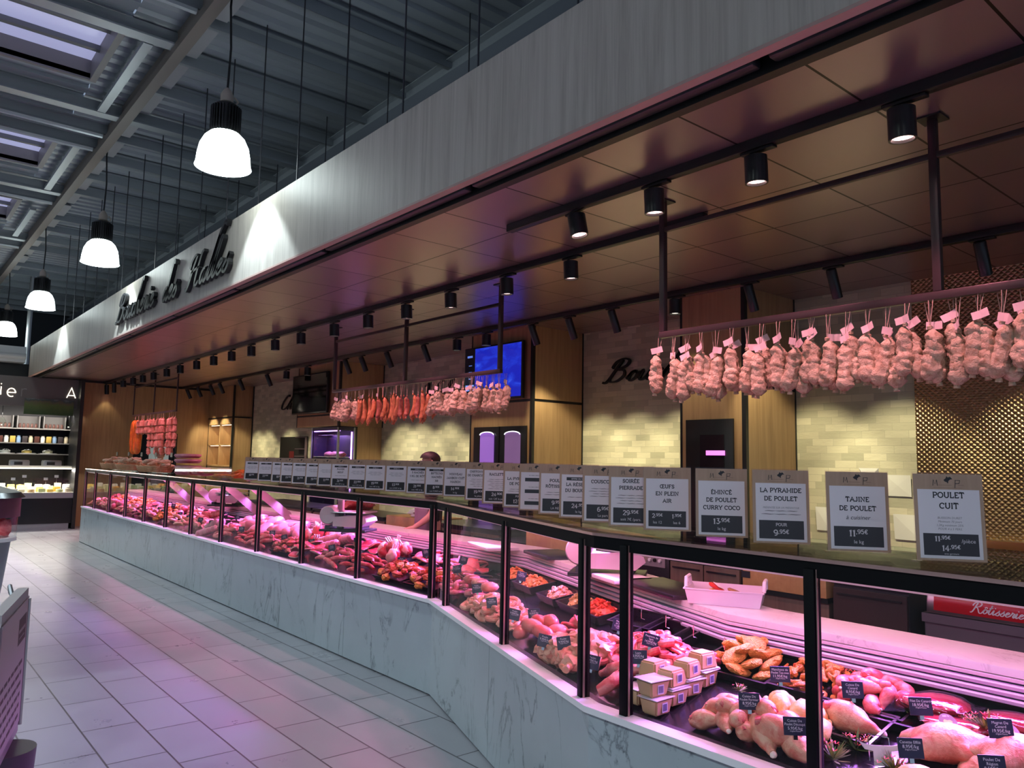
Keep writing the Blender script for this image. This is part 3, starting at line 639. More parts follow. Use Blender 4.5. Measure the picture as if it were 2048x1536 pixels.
# lit ageing cabinet below the far column
r = thing('meat_ageing_cabinet', 'purple-lit glass meat cabinet below the switched-off television', 'meat cabinet', (5.58, 11.35, .2))
m = MB().box((.26, -.47, 0), (.29, .47, 1.76)).box((0, -.47, 0), (.29, .47, .05)).box((0, -.47, 1.72), (.29, .47, 1.77)).box((0, .44, 0), (.29, .47, 1.76)); m.build('cabinet_body', plain('cab_navy', (.03, .02, .06), .4), r, smooth=False)
MB().box((-.01, -.47, .0), (.02, -.44, 1.77)).box((-.01, .44, .0), (.02, .47, 1.77)).box((.26, -.475, 0), (.29, -.44, 1.77)).build('frame', GREY, r, smooth=False)
MB().box((0, -.44, .05), (.004, .44, 1.72)).box((.02, -.468, .05), (.26, -.464, 1.72)).build('glass', PANE, r, smooth=False)
MB().box((.02, -.43, 1.705), (.05, .43, 1.718)).box((.23, -.455, .1), (.25, -.44, 1.7)).build('light_strip', plain('violet_strip', (.6, .3, 1), .3, 0, 5, (.55, .25, 1)), r, smooth=False)
for k, z in enumerate((1.08, 1.30)): MB().box((.02, -.43, z), (.25, .43, z+.008)).build('shelf', STEEL, r, smooth=False)
light('cabinet_light', 'AREA', (5.70, 11.35, 1.85), 7, (.6, .35, 1), size=.5)
# ================================================================== DISPLAY COUNTER
PATH = [Vector((2.86, 14.75)), Vector((2.86, 4.2)), Vector((2.13, 2.08)), Vector((2.13, -1.3))]
DIR = [(PATH[i+1]-PATH[i]).normalized() for i in range(3)]; NRM = [Vector((-d.y, d.x)) for d in DIR]
MIT = [NRM[0]] + [(NRM[i]+NRM[i+1])/(1+NRM[i].dot(NRM[i+1])) for i in range(2)] + [NRM[2]]
SEGL = [(PATH[i+1]-PATH[i]).length for i in range(3)]
def cp(i, t, s=0, z=0):
    """point of counter section i, t metres from its far end, s metres inside the glass line"""
    p = PATH[i]+DIR[i]*t+NRM[i]*s; return Vector((p.x, p.y, z))
def swseg(mb, i, prof, t0=None, t1=None):
    n = len(prof); rows = []
    for t, j in ((t0, i), (t1, i+1)):
        if t is None: rows.append([(PATH[j].x+MIT[j].x*a, PATH[j].y+MIT[j].y*a, z) for a, z in prof])
        else: rows.append([tuple(cp(i, t, a, z)) for a, z in prof])
    f = [(k, n+k, n+(k+1) % n, (k+1) % n) for k in range(n)]+[tuple(range(n)), tuple(range(2*n-1, n-1, -1))]
    return mb.add(rows[0]+rows[1], f)
def adopt(o, root):
    o.parent = root; o.matrix_parent_inverse = Matrix.Translation(-root.location); return o
def deckz(s): return .588+(s-.08)*.19
RECT = lambda a, b, c, d: [(a, c), (b, c), (b, d), (a, d)]
LEDP = plain('pink_led_tube', (1, .8, .9), .3, 0, .35, (1, .42, .60)); SILLM = plain('dark_sill', (.05, .035, .06), .3, .2)
DECKM = plain('black_deck', (.010, .009, .011), .22)
POSTM = plain('post_black', (.004, .004, .005), .6); POSTM.node_tree.nodes['Principled BSDF'].inputs['Specular IOR Level'].default_value = .12
NAMES = ('long far', 'angled middle', 'near')
PT = [[.02]+[14.75-(4.27+.972*k) for k in range(10, 0, -1)]+[SEGL[0]-.05], [.22, 1.26, SEGL[1]-.10], [.16, .88, 1.75, 2.6, 3.3]]
for i in range(3):
    mid = (PATH[i]+PATH[i+1])/2
    r = thing('display_counter', 'refrigerated glass meat counter with pale marble base, %s section' % NAMES[i], 'display counter', (mid.x, mid.y, 0), group='meat counter sections')
    L = SEGL[i]
    def part(name, prof, mat, t0=None, t1=None, **kw): return adopt(swseg(MB(), i, prof, t0, t1).build(name, mat, smooth=False), r)
    np_ = (9, 2, 3)[i]                                          # marble slabs
    for k in range(np_):
        part('base_panel', RECT(0, .03, 0.012, .578), MARBLE, None if k == 0 else L*k/np_+.002, None if k == np_-1 else L*(k+1)/np_-.002)
    part('plinth', RECT(.03, 1.02, 0, .56), DGREY)
    part('cap_strip', RECT(-.022, .045, .579, .602), plain('white_cap', (.80, .78, .80), .3))
    part('sill', RECT(.0455, .085, .57, .596), SILLM)
    part('deck', [(.086, .562), (.70, .60), (.70, .705), (.086, .588)], DECKM)
    part('back_body', RECT(.72, 1.0, .56, .80), DGREY)
    for k, (z, s_) in enumerate(((.836, .715), (.815, .700), (.795, .690), (.775, .680))):
        o = part('back_rail', [(s_, z-.0095), (s_-.008, z-.006), (s_-.009, z+.004), (s_-.004, z+.008), (s_+.05, z+.008), (s_+.05, z-.0095)], RAIL_LIT if k else plain('pale_rail', (.80, .72, .74), .35))
    part('top_frame', RECT(.018, .075, 1.175, 1.232), POSTM)
    part('top_frame_edge', RECT(.010, .0175, 1.222, 1.233), plain('pink_copper_edge', (.75, .45, .42), .25, .8))
    part('top_glass', RECT(0.0, .44, 1.2345, 1.2465), TOPGL)
    part('led_tube', RECT(.05, .062, 1.165, 1.174), LEDP)
    ts = PT[i]
    for t in ts:
        m = MB(); c = cp(i, t, .025); a = math.atan2(DIR[i].y, DIR[i].x)
        m.rbox((-.017, -.018, .6), (.017, .022, 1.2), .003, T(c.x, c.y, 0, a)); adopt(m.build('post', POSTM), r)
        m = MB(); c = cp(i, t+.021, .018); m.box((-.0012, -.004, .6), (.0012, .004, 1.2), T(c.x, c.y, 0, a)); adopt(m.build('post_edge', plain('copper_edge', (.55, .36, .33), .3, .8), smooth=False), r)
    ends = ([0.0] if i else [])+ts+([L+.05] if i < 2 else [])
    for a, b in zip(ends[:-1], ends[1:]):
        part('glass_pane', RECT(.022, .028, .597, 1.20), PANE, None if (a <= 0 and i) else a+.02, None if b > L else b-.02)
    if i == 0:
        m = MB().box((2.86, 14.75, 0), (3.88, 14.79, .60)); m.build('end_panel', MARBLE); o = COL.objects['end_panel']; adopt(o, r)
        m = MB().box((2.90, 14.76, .60), (3.55, 14.766, 1.2)); adopt(m.build('end_pane', PANE, smooth=False), r)
        for k, t in enumerate((2.9, 4.0, 5.3, 6.2)):
            a, b = cp(0, t+.55, .70, .85), cp(0, t, .44, 1.20); d = (b-a)
            m = MB(); u = Vector((1, 0, -d.x/d.z if abs(d.z) > .01 else 0)).normalized(); w = Vector((0.03, 0, .012)); q = Vector((0, .035, .03))
            m.add([a-w-q, a+w-q, a+w+q, a-w+q, b-w-q, b+w-q, b+w+q, b-w+q], [(0, 1, 2, 3), (4, 7, 6, 5), (0, 4, 5, 1), (1, 5, 6, 2), (2, 6, 7, 3), (3, 7, 4, 0)])
            adopt(m.build('support_arm', plain('mauve_arm', (.15, .10, .12), .6), smooth=False), r)
    nl = (4, 1, 2)[i]
    for k in range(nl):
        a = math.atan2(DIR[i].y, DIR[i].x)
        light('case_light', 'AREA', cp(i, L*(k+.5)/nl, .42, 1.188), CASE_W*L/nl, ((1, .22, .55), (1, .30, .60), (.86, .32, .86))[i], None, Euler((R(6), 0, a)), shape='RECTANGLE', size=L/nl*.94, size_y=.03)
        light('rail_light', 'AREA', cp(i, L*(k+.5)/nl, .69, 1.02), CASE_W*2.0*L/nl, (.62, .22, 1), None, Euler((R(-50), 0, a)), shape='RECTANGLE', size=L/nl*.94, size_y=.03, spread=R(75))
    part('lamp_housing', RECT(.405, .44, 1.192, 1.2335), BLACK)
m = MB()
for i in range(3): swseg(m, i, RECT(.705, .985, .846, .872))
tag(m.build('service_worktop', WMARBLE, smooth=False), 'white marble worktop running behind the meat counter', 'worktop')
# ------------------------------------------------------------------ placing by line of sight (world points on real planes)
_cm = S.camera.matrix_world
def ray(px, py):
    return (_cm.to_3x3() @ Vector(((px-1024)/1538, (768-py)/1538, -1)))
EYE = Vector((0, 0, 1.5))
def onz(px, py, z): d = ray(px, py); return EYE+d*((z-1.5)/d.z)
def onx(px, py, x): d = ray(px, py); return EYE+d*(x/d.x)
def onpl(px, py, p, n): d = ray(px, py); return EYE+d*((p-EYE).dot(n)/d.dot(n))
def onsec(px, py, i, s):                     # vertical plane s metres inside counter section i
    return onpl(px, py, cp(i, 0, s, 0), Vector((NRM[i].x, NRM[i].y, 0)))
def ondeck(px, py, i, h=0):                  # point on the sloping deck of section i, h above it
    n = Vector((-.19*NRM[i].x, -.19*NRM[i].y, 1)).normalized(); p = cp(i, 0, .08, .588)
    return onpl(px, py, p+n*h, n)
# ================================================================== PRICE STANDS
KRAFT = m_wood('kraft_board', [(.2, (.42, .27, .17)), (.6, (.52, .35, .23)), (.85, (.58, .41, .28))], (30, 30, 3), .5)
SHEET = plain('white_sheet', (.88, .84, .86), .45); BOXB = plain('black_price_box', (.022, .020, .024), .4); PRW = plain('white_print', (.80, .76, .78), .5); GINK = plain('grey_print', (.30, .27, .28), .6)
ACRYL = glass('acrylic', (.98, .96, .97), 1.35)
SW, SH = .172, .238
def price_text(mb, p, x, y, h, M, maxw):
    a, _, c = p.partition(','); k = .68
    w1 = sum(SL[q][0]+.06 for q in a)*h; w2 = sum(SL[q][0]+.06 for q in ','+c+'€')*h*k; tot = w1+w2
    sc = min(1, maxw/tot); x0 = x-tot*sc/2
    slab(mb, a, x0, y, h, M, w1*sc, .15, 'l'); slab(mb, ','+c+'€', x0+w1*sc, y+h*.36, h*k, M, w2*sc, .16, 'l')
def stand(px, py, plane, heads, price, unit='', label='', small=0, bar=None, italic=None, hy=.150, hh=.0150, para=None, extra=None, ang=(.62, -.785), loc=None):
    i, s = plane
    if loc is None:
        p = onsec(px, py, i, s); loc = (p.x, p.y, 1.2468)
    d = Vector(ang).normalized()
    rz = math.atan2(d.y, d.x)
    r = thing('price_stand', label, 'price sign', loc, rz, 'price stands on the counter glass', rx=R(-4))
    B = Matrix(((1, 0, 0, 0), (0, 0, -1, 0), (0, 1, 0, 0), (0, 0, 0, 1)))     # sheet plane: x right, y up, z to the viewer
    MB().rbox((-.006, -.035, .0), (SW+.006, .035, .005), .002).box((-.002, .0005, .005), (SW+.002, .003, SH+.004)).box((-.002, -.0055, .005), (SW+.002, -.004, SH+.004)).build('acrylic_holder', ACRYL, r, smooth=False)
    c = MB().box((0, -.003, .006), (SW, 0, SH)).build('card', KRAFT, r, smooth=False)
    m = MB().mat(SHEET).add([(.009, .012, .0032), (SW-.009, .012, .0032), (SW-.009, .196, .0032), (.009, .196, .0032)], [(0, 1, 2, 3)], B)
    if price: m.mat(BOXB).add([(.018, .020, .0034), (SW-.018, .020, .0034), (SW-.018, .078, .0034), (.018, .078, .0034)], [(0, 1, 2, 3)], B)
    m.build('printed_panel', None, r, smooth=False)
    Z = B @ Matrix.Translation((0, 0, .0036)); cx = SW/2
    m = MB().mat(INK)
    m.add([(cx+x*.014, .221+y*.011, 0) for x, y in ((-.7, .1), (-.3, .5), (-.15, 1), (.1, .7), (.5, .9), (.9, .3), (.5, .25), (.15, -.2), (.1, -.8), (-.2, -.4), (-.5, -.3))], [tuple(range(11))], Z)
    m.stroke([(cx-.037+x*.012, .206+y*.016) for x, y in ((0, 0), (.15, 1), (.45, .3), (.8, 1), (.95, 0))], .0016, 0, Z)
    m.stroke([(cx+.014+x*.012, .204+y*.018) for x, y in ((.3, -.2), (.45, 1), (1.4, .95), (1.2, .5), (.4, .45))], .0016, 0, Z)
    m.mat(plain('tan_print', (.30, .19, .12), .6)).stroke([(cx-.024, .208), (cx+.010, .208)], .0012, 0, Z).stroke([(cx+.026, .208), (cx+.040, .208)], .0012, 0, Z)
    m.stroke([(cx-.035, .2005), (cx+.035, .2005)], .0009, 0, Z)
    m.mat(INK)
    if bar:
        m.mat(BOXB).add([(cx-.055, .170, -.0001), (cx+.055, .170, -.0001), (cx+.055, .184, -.0001), (cx-.055, .184, -.0001)], [(0, 1, 2, 3)], Z); m.mat(PRW); slab(m, bar, cx, .1735, .007, Z, .10, .16); m.mat(INK)
    y = hy
    for hd in heads: slab(m, hd, cx, y, hh, Z, SW-.026, .175); y -= hh*1.75
    if italic: text(m, italic, cx, y+.001, .0125, Z, shear=.22); y -= .02
    m.mat(GINK)
    if para:
        for ln in para: text(m, ln, cx, y+.002, .0058, Z, .11, shear=.2); y -= .0098
    for k in range(small):
        if y < (.083 if price else .03): break
        wl = (.10, .12, .085, .11, .07, .105)[k % 6]; m.stroke([(cx-wl/2+q*wl/9, y+.004+(.0008 if q % 2 else 0)) for q in range(10)], [.0026 if q % 3 else .001 for q in range(10)], 0, Z); y -= .0105
    m.mat(PRW)
    if price:
        if len(price) == 1:
            if unit == 'POUR': slab(m, 'POUR', cx, .060, .010, Z, .1, .15); price_text(m, price[0], cx, .029, .020, Z, .12)
            else:
                price_text(m, price[0], cx, .049, .020, Z, .12)
                if unit: text(m, unit, cx, .029, .0105, Z, .10)
        elif unit == 'two':
            for q, (p_, u_) in enumerate(price): price_text(m, p_, cx-.035+.07*q, .051, .0165, Z, .052); text(m, u_, cx-.035+.07*q, .031, .010, Z)
        else:
            price_text(m, price[0], cx-.02, .057, .015, Z, .08); text(m, '/pièce', cx+.043, .0545, .0105, Z); price_text(m, price[1], cx, .032, .016, Z, .1); text(m, 'avec garniture', cx, .023, .0045, Z)
    if extra:
        for yy in extra: m.mat(BOXB).add([(.03, yy, 0), (SW-.03, yy, 0), (SW-.03, yy+.018, 0), (.03, yy+.018, 0)], [(0, 1, 2, 3)], Z); m.mat(GINK); m.stroke([(.05+q*.01, yy+.03) for q in range(8)], [.003, .001]*4, 0, Z)
    m.build('lettering', None, r, smooth=False)
    return r
N3 = (2, .07)
stand(1834, 1118, N3, ['POULET', 'CUIT'], ['11,95', '14,95'], 'piece', 'price stand reading POULET CUIT 11,95€ 14,95€, nearest on the counter', hy=.173, hh=.0165, para=['BUISSON DURET', 'Minimum 70 jours', '1,2Kg minimum 25%', 'POUR 4 à 5 PERS.'])
stand(1656, 1099, N3, ['TAJINE', 'DE POULET'], ['11,95'], 'le kg', 'price stand reading TAJINE DE POULET à cuisiner 11,95€ le kg', italic='à cuisiner')
stand(1507, 1083, N3, ['LA PYRAMIDE', 'DE POULET'], ['9,95'], 'POUR', 'price stand reading LA PYRAMIDE DE POULET POUR 9,95€', hy=.166, small=2, para=['PRÉSENTÉE SUR UN PRÉSENTOIR'])
stand(1392, 1071, (2, .08), ['ÉMINCÉ', 'DE POULET', 'CURRY COCO'], ['13,95'], 'le kg', 'price stand reading ÉMINCÉ DE POULET CURRY COCO 13,95€ le kg')
stand(1287, 1057, (2, .10), ['ŒUFS', 'EN PLEIN', 'AIR'], [('2,95', 'les 12'), ('1,95', 'les 6')], 'two', 'price stand reading ŒUFS EN PLEIN AIR 2,95€ and 1,95€', hy=.160, small=1)
S2 = (1, .085)
stand(1217, 1044, (1, .10), ['SOIRÉE', 'PIERRADE'], ['29,95'], 'soit 7€ /pers.', 'price stand reading SOIRÉE PIERRADE 29,95€', hy=.174, small=5)
stand(1164, 1034, S2, ['COUSCOUS'], ['6,95'], 'La part', 'price stand reading COUSCOUS 6,95€ La part', hy=.165, small=4)
stand(1118, 1027, S2, ['LA RÉSERVE', 'DU BOUCHER'], ['24,95'], 'le kg', 'price stand reading LA RÉSERVE DU BOUCHER 24,95€ le kg', bar='OFFRE DU MOIS', hy=.145, small=2)
stand(1077, 1018, S2, ['POULET', 'RÔTISSOIRE'], ['9,95'], 'LA PIÈCE', 'price stand reading POULET RÔTISSOIRE 9,95€ LA PIÈCE', hy=.155, small=2)
stand(1037, 1009, S2, [], [], '', 'price stand with three small black bars and no large heading, left of POULET RÔTISSOIRE', extra=(.150, .092, .034))
stand(1005, 1001, S2, ['LA PYRAMIDE', 'DE POULET'], ['12,90'], 'POUR', 'price stand reading LA PYRAMIDE POUR 12,90€, partly covered by its neighbour', small=4)
stand(964, 996, S2, ['RACLETTE'], ['24,90'], 'soit 12€ la part', 'price stand reading RACLETTE 24,90€', hy=.165, small=7)
stand(929, 991, S2, ['CHIFFONNADE', 'DE CHARCUTERIE'], ['19,90'], 'la pièce', 'price stand reading CHIFFONNADE DE CHARCUTERIE 19,90€', hy=.175, hh=.013, small=6)
S1 = (0, .10)
FAR = [(885, 987, ['NOUVEAU', 'JAMBON CUIT', 'MAISON'], '14,90', 'le kg', None, 'price stand reading NOUVEAU JAMBON CUIT MAISON 14,90€'),
 (848, 983, ['BIFTECKS', 'HACHÉS', 'X8'], '8,90', 'soit 9,90€ le kg', 'NOUVEAUTÉ', 'price stand reading BIFTECKS HACHÉS X8 8,90€'),
 (811, 979, ['5 HACHÉS', '1 KG DE RÔTI'], '21,90', 'soit 14€ le kg', 'OFFRE N 5', 'price stand with a 21,90€ offer, left of BIFTECKS HACHÉS'),
 (769, 977, [], '13,90', 'soit 6,95€ le kg', 'OFFRE N 4', 'price stand with a 13,90€ offer, two left of BIFTECKS HACHÉS'),
 (728, 974, [], '19,90', 'soit 10€ le kg', 'OFFRE N 3', 'price stand with a 19,90€ offer and a dot above its lines'),
 (694, 972, [], '22,90', 'soit 11€ le kg', 'OFFRE N 2', 'greyish price stand with a 22,90€ offer, right of PANIER BŒUF'),
 (660, 970.5, ['PANIER', 'BŒUF'], '31,90', 'soit 15€ le kg', 'OFFRE N 1', 'price stand reading PANIER BŒUF 31,90€'),
 (633, 969, [], '11,95', '', None, 'pale price stand with 11,95€, left of PANIER BŒUF'),
 (609, 968, [], '19,95', '', 'OFFRE', 'price stand seventh from the far end, with 19,95€'),
 (582, 966.5, [], '21,90', '', 'OFFRE', 'price stand sixth from the far end, with 21,90€'),
 (559, 965, [], '19,90', '', 'OFFRE', 'price stand fourth from the far end, with 19,90€'),
 (541, 964, [], '18,90', '', 'OFFRE', 'bluish price stand third from the far end, behind a yellow tab'),
 (514, 963, [], '22,90', '', 'OFFRE', 'price stand second from the far end, with 22,90€'),
 (487, 962, [], '18,90', '', 'OFFRE', 'price stand at the far end of the row, beside the orange sausages')]
for px, py, hd, pr, un, bar, lb in FAR:
    stand(px, py, S1, hd, [pr], un, lb, bar=bar, hy=.148 if hd else .14, hh=.0145, small=(3 if not hd else 1))
# ================================================================== SAUSAGE RACKS
def rack(x, ys, y0, y1, zb, label, thin=False):
    r = thing('sausage_rack', label, 'hanging rack', (x, (y0+y1)/2, zb), group='sausage racks'); yc = (y0+y1)/2; w = .017 if not thin else .012
    for y in ys:
        p = MB().rbox((-w, y-yc-w, .036), (w, y-yc+w, 3.0-zb-.008), .003).build('pole', BROWNM, r)
        m = MB().box((-.05, y-yc-.05, 3.0-zb-.008), (.05, y-yc+.05, 3.0-zb-.0005)); m.build('ceiling_plate', BLACK, p, smooth=False)
    MB().rbox((-w, y0-yc, .0), (w, y1-yc, .035), .003).build('lower_bar', BROWNM, r)
    MB().rbox((-w*.8, y0-yc, 2.83-zb-.014), (w*.8, y1-yc, 2.83-zb+.014), .003).build('upper_bar', BROWNM, r)
rack(3.41, (2.765, 1.30, -.16), -.9, 2.785, 2.205, 'brown steel rack of hanging sausages closest to the camera')
rack(4.07, (8.09, 6.565, 5.055), 5.035, 8.11, 2.235, 'brown steel rack of hanging sausages in the middle of the counter')
rack(4.07, (16.85, 15.4, 14.0), 13.98, 16.87, 2.24, 'thin rack of hanging sausages at the far end of the counter', True)
SWHITE = m_meat('white_mould_casing', (.42, .27, .16), (.68, .55, .39), .47, 30, .65, bs=.9, bd=.008)
SBROWN = m_meat('orange_brown_casing', (.36, .10, .045), (.62, .24, .10), .5, 18, .42)
SRED = m_meat('dark_red_casing', (.28, .07, .05), (.50, .17, .11), .5, 20, .45)
SORANGE = m_meat('orange_gloss_casing', (.62, .10, .02), (.85, .20, .03), .5, 14, .3)
STRING = plain('string', (.62, .45, .36), .8)
TAGP = plain('paper_tag', (.82, .64, .64), .6)
def saus_mesh(L, rad, seed, lump=.25, bend=.03, n=16, st=30, net=0):
    m = MB(); rnd = random.Random(seed); pts = []
    ph = rnd.random()*6
    v = []; f = []
    for k in range(st+1):
        t = k/st; z = -L*t
        rr = rad*(min(1, (t*7+.10))**.6)*(min(1, ((1-t)*6+.16))**.6)*(.80+.28*t)
        cxx = bend*sin(pi*t+ph*.2)*.6; cyy = bend*.6*sin(2.2*t+ph)
        for q in range(n):
            a = 2*pi*q/n
            d = 1+lump*noise.noise(Vector((cos(a)*1.3+seed*3.1, sin(a)*1.3, z*26)))+lump*.5*noise.noise(Vector((cos(a)*2.6, sin(a)*2.6+seed, z*60)))
            if net: d -= .13*abs(sin(z*net+.8*sin(a*2+seed)))**6
            v.append((cxx+rr*d*cos(a), cyy+rr*d*sin(a), z))
    for k in range(st):
        for q in range(n): f.append((k*n+q, k*n+(q+1) % n, (k+1)*n+(q+1) % n, (k+1)*n+q))
    f += [tuple(range(n)), tuple(st*n+q for q in range(n-1, -1, -1))]
    m.add(v, f)
    m.lathe([(.25*rad, .0), (.30*rad, .012), (.12*rad, .018)], 8).lathe([(.35*rad, -L-.014), (.30*rad, -L), (.2*rad, -L+.006)], 8)
    return m
def make_sausage(mat, L, rad, seed, drop, lump, tagged, bend=.03, net=0):
    r = thing('dry_sausage', '', 'sausage')
    o = saus_mesh(L, rad, seed, lump, bend, net=net).build('sausage_body', mat, r); o.location = (0, 0, -drop)
    MB().tube([(-.004, .006, 0), (.0, .002, -drop+.012)], .0016, 5).tube([(.004, -.012, 0), (.0, -.002, -drop+.012)], .0016, 5).build('string', STRING, r)
    if tagged:
        rn = random.Random(seed*7); a = rn.uniform(-.5, .5); M = T(-.012, rn.uniform(-.02, .02), -drop+.028, rn.uniform(-.3, .3)) @ Matrix.Rotation(a, 4, 'X')
        MB().add([(0, -.032, -.017), (.004, 0, -.017), (-.003, .032, -.016), (-.002, .032, .017), (.004, 0, .016), (.001, -.032, .017)], [(0, 1, 4, 5), (1, 2, 3, 4)], M).build('paper_tag', TAGP, r, smooth=False)
    return r
GW = [make_sausage(SWHITE, .215, .039, 3+k, .100+.012*k, .30, k != 2, .02, 95) for k in range(5)]
GM = [make_sausage(SWHITE, .20, .040, 20+k, .10+.01*k, .32, k != 1, .02, 80) for k in range(4)]
GB = [make_sausage(SBROWN if k < 3 else SRED, .29-.03*k, .026, 40+k, .09+.012*k, .2, k == 1, .03) for k in range(4)]
seen = set()
def hang(proto, loc, rz, label, group, rx=0):
    if proto.name not in seen:
        seen.add(proto.name); proto.location = loc; proto.rotation_euler = (rx, 0, rz); proto['label'] = label; proto['group'] = group; return
    dup(proto, loc, rz, label, group, rx=rx)
NX = [1331, 1360, 1386, 1414, 1447, 1475, 1507, 1539, 1570, 1604, 1638, 1676, 1713, 1753, 1794, 1836, 1881, 1929, 1975, 2024, 2078]
k = 0
rnd = random.Random(11)
for j, px in enumerate(NX):
    py = 681-(px-1320)*.1785
    p = onx(px, py+3, 3.41)
    for q in range(2 if j not in (0, 20) else 2):
        k += 1
        hang(GW[(j*2+q*3) % 5], (3.41+rnd.uniform(-.012, .012)+(.02 if q else -.01), p.y+(-.032 if q else .032)+rnd.uniform(-.008, .008), 2.205), rnd.uniform(0, 6.28) if False else rnd.uniform(-.6, .6),
             'white-moulded dry sausage on the near rack, %s from its left end' % ORD[k] if k <= 40 else 'white-moulded dry sausage at the cut right end of the near rack', 'white sausages on the near rack', rx=(-.09 if q else .09)+rnd.uniform(-.05, .05))
MY = [8.06-.0855*i for i in range(36)]
for j, yy in enumerate(MY):
    if j < 6 or j >= 23: pr = GM[j % 4]; ty = 'white-moulded'
    elif j in (12, 17, 18, 20): pr = GB[3]; ty = 'dark red'
    else: pr = GB[(j*2) % 3]; ty = 'orange-brown slim'
    hang(pr, (4.07+rnd.uniform(-.03, .03), yy+rnd.uniform(-.01, .01), 2.235), rnd.uniform(-.6, .6), '%s dry sausage on the middle rack, %s from its left end' % (ty, ORD[j+1]), 'sausages on the middle rack', rx=rnd.uniform(-.06, .06))
    if j < 6 or j >= 23 or j % 2 == 0:
        hang(GM[(j+1) % 4] if (j < 6 or j >= 23) else GB[(j+1) % 3], (4.11+rnd.uniform(-.01, .02), yy-.04, 2.235), rnd.uniform(-.6, .6), 'sausage in the back line of the middle rack, behind the %s from the left' % ORD[j+1], 'sausages on the middle rack', rx=rnd.uniform(-.08, .08))
# far rack: long linked strings and two bright orange rings
SPINK = m_meat('pink_linked_casing', (.50, .17, .12), (.72, .33, .26), .5, 12, .5)
def linked(nl, ll, rad, seed):
    r = thing('linked_sausage', '', 'sausage string'); m = MB()
    for k in range(nl):
        sub = saus_mesh(ll, rad, seed+k, .25, .01, 8, 8); m.add(sub.v, sub.f, T(0, 0, -.10-k*ll))
    m.build('links', SPINK, r); MB().tube([(0, 0, 0), (0, 0, -.1)], .003, 5).build('string', STRING, r); return r
LK = [linked(4, .13, .04, 90), linked(5, .13, .038, 95), linked(2, .13, .045, 99)]
for j in range(17):
    yy = 14.05+.088*j
    hang(LK[j % 2], (4.07+rnd.uniform(-.06, .06), yy, 2.24), rnd.uniform(0, 3), 'long pink string of sausage links on the far rack, %s from the right' % ORD[j+1], 'linked sausages on the far rack')
for j in range(8):
    yy = 15.62+.09*j
    hang(LK[2], (4.07+rnd.uniform(-.06, .06), yy, 2.24), rnd.uniform(0, 3), 'short pink sausage pair on the far rack, %s from the orange sausages' % ORD[8-j], 'short sausages on the far rack')
for j, (yy, q) in enumerate(((16.65, 'left'), (16.42, 'right'))):
    r = thing('orange_sausage_ring', 'bright orange sausage ring on the far rack, the %s one' % q, 'sausage ring', (4.07, yy, 2.24), group='orange sausage rings')
    m = MB(); path = [(0, .09*sin(2*pi*t/20)*(1 if j else 1.1), -.42-.28*cos(2*pi*t/20)) for t in range(21)]
    m.tube(path, [.062+.008*noise.noise(Vector((t*.9, j*3, 0))) for t in range(21)], 10); m.build('ring', SORANGE, r); MB().tube([(0, 0, 0), (0, 0, -.09)], .004, 5).build('string', STRING, r)
# ================================================================== FOOD IN THE COUNTER
MRED = m_meat('raw_beef', (.48, .022, .035), (.70, .22, .20), .63, 16, .30); MPINK = m_meat('raw_pork', (.54, .06, .075), (.74, .28, .25), .58, 14, .32)
MPALE = m_meat('raw_poultry', (.60, .15, .10), (.76, .40, .27), .52, 14, .36); MYEL = m_meat('yellow_skin', (.80, .38, .08), (.88, .62, .26), .5, 10, .35)
MBREAD = m_meat('breadcrumb', (.56, .19, .02), (.82, .40, .07), .48, 45, .75, bs=1.0, bd=.010); MORA = m_meat('orange_marinade', (.55, .10, .012), (.82, .33, .06), .5, 35, .35, bs=.9, bd=.008)
MREDM = m_meat('red_marinade', (.55, .02, .012), (.74, .12, .04), .55, 25, .25); MTAN = m_meat('curry_marinade', (.55, .28, .06), (.76, .48, .18), .5, 25, .35)
MDUCK = m_meat('duck_breast', (.17, .010, .020), (.36, .05, .06), .55, 8, .12); MHAM = m_meat('cured_ham', (.48, .12, .17), (.64, .28, .33), .5, 6, .35)
MLIV = m_meat('veal_roulade', (.58, .07, .07), (.74, .24, .20), .55, 7, .28); MCHAR = m_meat('charcuterie', (.45, .10, .07), (.70, .34, .26), .5, 30, .4)
MCOOK = m_meat('cooked_sausage', (.68, .24, .12), (.80, .40, .26), .5, 8, .35); MDARKM = m_meat('herbed_meat', (.16, .05, .03), (.55, .08, .05), .48, 30, .3)
FATM = plain('fat_rim', (.72, .42, .36), .4); BONE = plain('bone_end', (.82, .68, .60), .4)
def sphere(sub):
    bm = bmesh.new(); bmesh.ops.create_icosphere(bm, subdivisions=sub, radius=1)
    v = [x.co.normalized() for x in bm.verts]; f = [tuple(y.index for y in x.verts) for x in bm.faces]; bm.free(); return v, f
SPH = {k: sphere(k) for k in (2, 3, 4)}
def blob(mb, c, sz, seed, amp=.25, fr=1.6, sub=3, M=None, flat=0):
    v, f = SPH[sub]; out = []
    for d in v:
        k = 1+amp*noise.noise(d*fr+Vector((seed*7.3, seed*1.7, 0)))+amp*.4*noise.noise(d*fr*3+Vector((seed*2.1, 0, seed)))
        z = d.z*k
        if flat and z < -flat: z = -flat
        out.append((c[0]+d.x*k*sz[0], c[1]+d.y*k*sz[1], c[2]+z*sz[2]))
    return mb.add(out, f, M)
